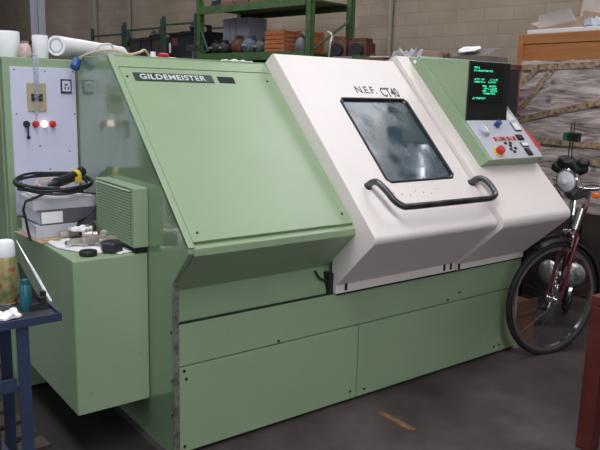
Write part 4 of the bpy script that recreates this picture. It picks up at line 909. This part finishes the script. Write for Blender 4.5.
# clutter between machine and case
on('red_pouch', 'red plastic pouch hanging at the back right corner of the console', 'pouch', lambda b: hexa(b, [(2.475, -.02, 1.30), (2.53, -.02, 1.30), (2.56, .22, 1.40), (2.485, .22, 1.40), (2.475, .02, 1.34), (2.52, .02, 1.335), (2.55, .22, 1.47), (2.485, .22, 1.47)]), RED, bevel=.012)
st_ = thing('side_stand', 'dark narrow stand between the machine and the case', 'stand', (2.68, .80, 0))
part('post', lambda b: box(b, -.10, .14, -.30, .16, 0.0, 1.15), DARK, st_, bevel=.01)
part('top_plate', lambda b: box(b, -.14, .20, -.34, .20, 1.15, 1.17), BLACK, st_, bevel=.004)
lk = thing('steel_locker', 'narrow dark steel locker standing between the display and the wooden case', 'locker', (2.99, .63, 0))
part('locker_body', lambda b: box(b, -.08, .03, -.075, .17, .0, 1.79), BB0, lk, bevel=.006)
part('locker_door', lambda b: box(b, -.088, -.08, -.07, .16, .05, 1.76), BB, lk, bevel=.002)
part('handle', lambda b: box(b, -.105, -.088, -.05, -.03, 1.0, 1.12), STEEL, lk, bevel=.003)
on('dark_cushion', 'dark blue grey seat cushion on the stand behind the handlebars', 'cushion', lambda b: box(b, 2.58, 2.84, .52, .92, 1.171, 1.255), mat('dark_cloth', (.04, .045, .06), .8, var=.2), bevel=.03, seg=4, smooth=True)
on('red_beam', 'dark red steel beam sloping down behind the bicycle wheel', 'beam', lambda b: tube(b, [(2.462, .10, .56), (2.9, .22, .87)], .045, 4), REDW)
on('cardboard_box', 'reddish brown cardboard box on the floor behind the bicycle wheel', 'carton', lambda b: (box(b, -.12, .10, -.14, .14, 0, .27), box(b, -.12, .10, -.15, -.146, .20, .30)), mat('red_card', (.16, .07, .04), .8, var=.2)).matrix_world = T(2.585, .17, .0) @ Rm(0, 0, .0)
t = thing('plastic_crate', 'dark plastic crate on the floor behind the bicycle', 'crate', (3.36, .68, 0), .05)
w_, h_ = .22, .55
part('crate_body', lambda b: (box(b, -w_, w_, -.2, .2, 0, .02), box(b, -w_, -w_+.015, -.2, .2, .02, h_), box(b, w_-.015, w_, -.2, .2, .02, h_), box(b, -w_, w_, -.2, -.185, .02, h_), box(b, -w_, w_, .185, .2, .02, h_)), BB, t)
part('rim', lambda b: (box(b, -w_-.012, w_+.012, -.215, -.2, h_-.03, h_), box(b, -w_-.012, -w_, -.2, .215, h_-.03, h_)), BB, t)
for q in (-1, 1):
    part('round_cover', lambda b: lathe(b, [(0, 0), (.07, 0), (.078, .012), (.07, .035), (.04, .055), (0, .062)], axis_m((-.40, .075*q, .44), (.8, .5*q, .1)), 24), STEEL, b1, smooth=True)
on('rubber_foot_pad', 'small grey round foot at the bottom corner of the machine', 'foot', lambda b: cyl(b, .035, .05, T(2.47, .02, 0), 18), STEEL, smooth=True)
# red bench right foreground
rb = thing('red_work_bench', 'dark red steel bench corner in the right foreground', 'bench', (2.0, -1.2, 0))
def Q(name, fn, m, **k): o = part(name, fn, m, **k); o.data.transform(T(-2.0, 1.2, 0)); o.parent = rb; return o
Q('bench_top', lambda b: (box(b, 1.600, 2.5, -1.55, -.950, .690, .735)), REDW, bevel=.004)
for x, y in ((1.59, -1.03), (2.42, -1.03), (1.62, -1.52), (2.42, -1.52)): Q('leg', lambda b: box(b, x, x+.075, y, y+.075, 0, .69), REDW, bevel=.004)
Q('stretcher', lambda b: box(b, 1.62, 2.45, -1.52, -1.49, .25, .31), REDW)
on('white_paper', 'white paper sheet lying on the dark red bench', 'paper', lambda b: box(b, 1.64, 1.95, -1.3, -.99, .7355, .75), PAPER, bevel=.002)

# ================================================================== camera, world, output
cam = bpy.data.cameras.new('camera'); co = bpy.data.objects.new('camera', cam); COL.objects.link(co)
yaw, pit, rol = math.radians(37.2737), math.radians(10.8813), math.radians(-1.4562)
f = Vector((math.sin(yaw)*math.cos(pit), math.cos(yaw)*math.cos(pit), -math.sin(pit))); r = Vector((math.cos(yaw), -math.sin(yaw), 0)); d = f.cross(r)
r2 = math.cos(rol)*r+math.sin(rol)*d; d2 = -math.sin(rol)*r+math.cos(rol)*d
Mx = Matrix((r2, -d2, -f)).transposed().to_4x4(); Mx.translation = Vector((-1.269, -2.537, 1.6)); co.matrix_world = Mx
cam.sensor_width = 36; cam.lens = 689.74/600*36; cam.clip_start = .05; cam.clip_end = 100
sc.camera = co
w = bpy.data.worlds.new('world'); sc.world = w; w.use_nodes = True
w.node_tree.nodes['Background'].inputs[0].default_value = (.55, .62, .75, 1); w.node_tree.nodes['Background'].inputs[1].default_value = .1
sc.view_settings.view_transform = 'Standard'; sc.view_settings.look = 'None'; sc.view_settings.exposure = 0; sc.view_settings.gamma = 1
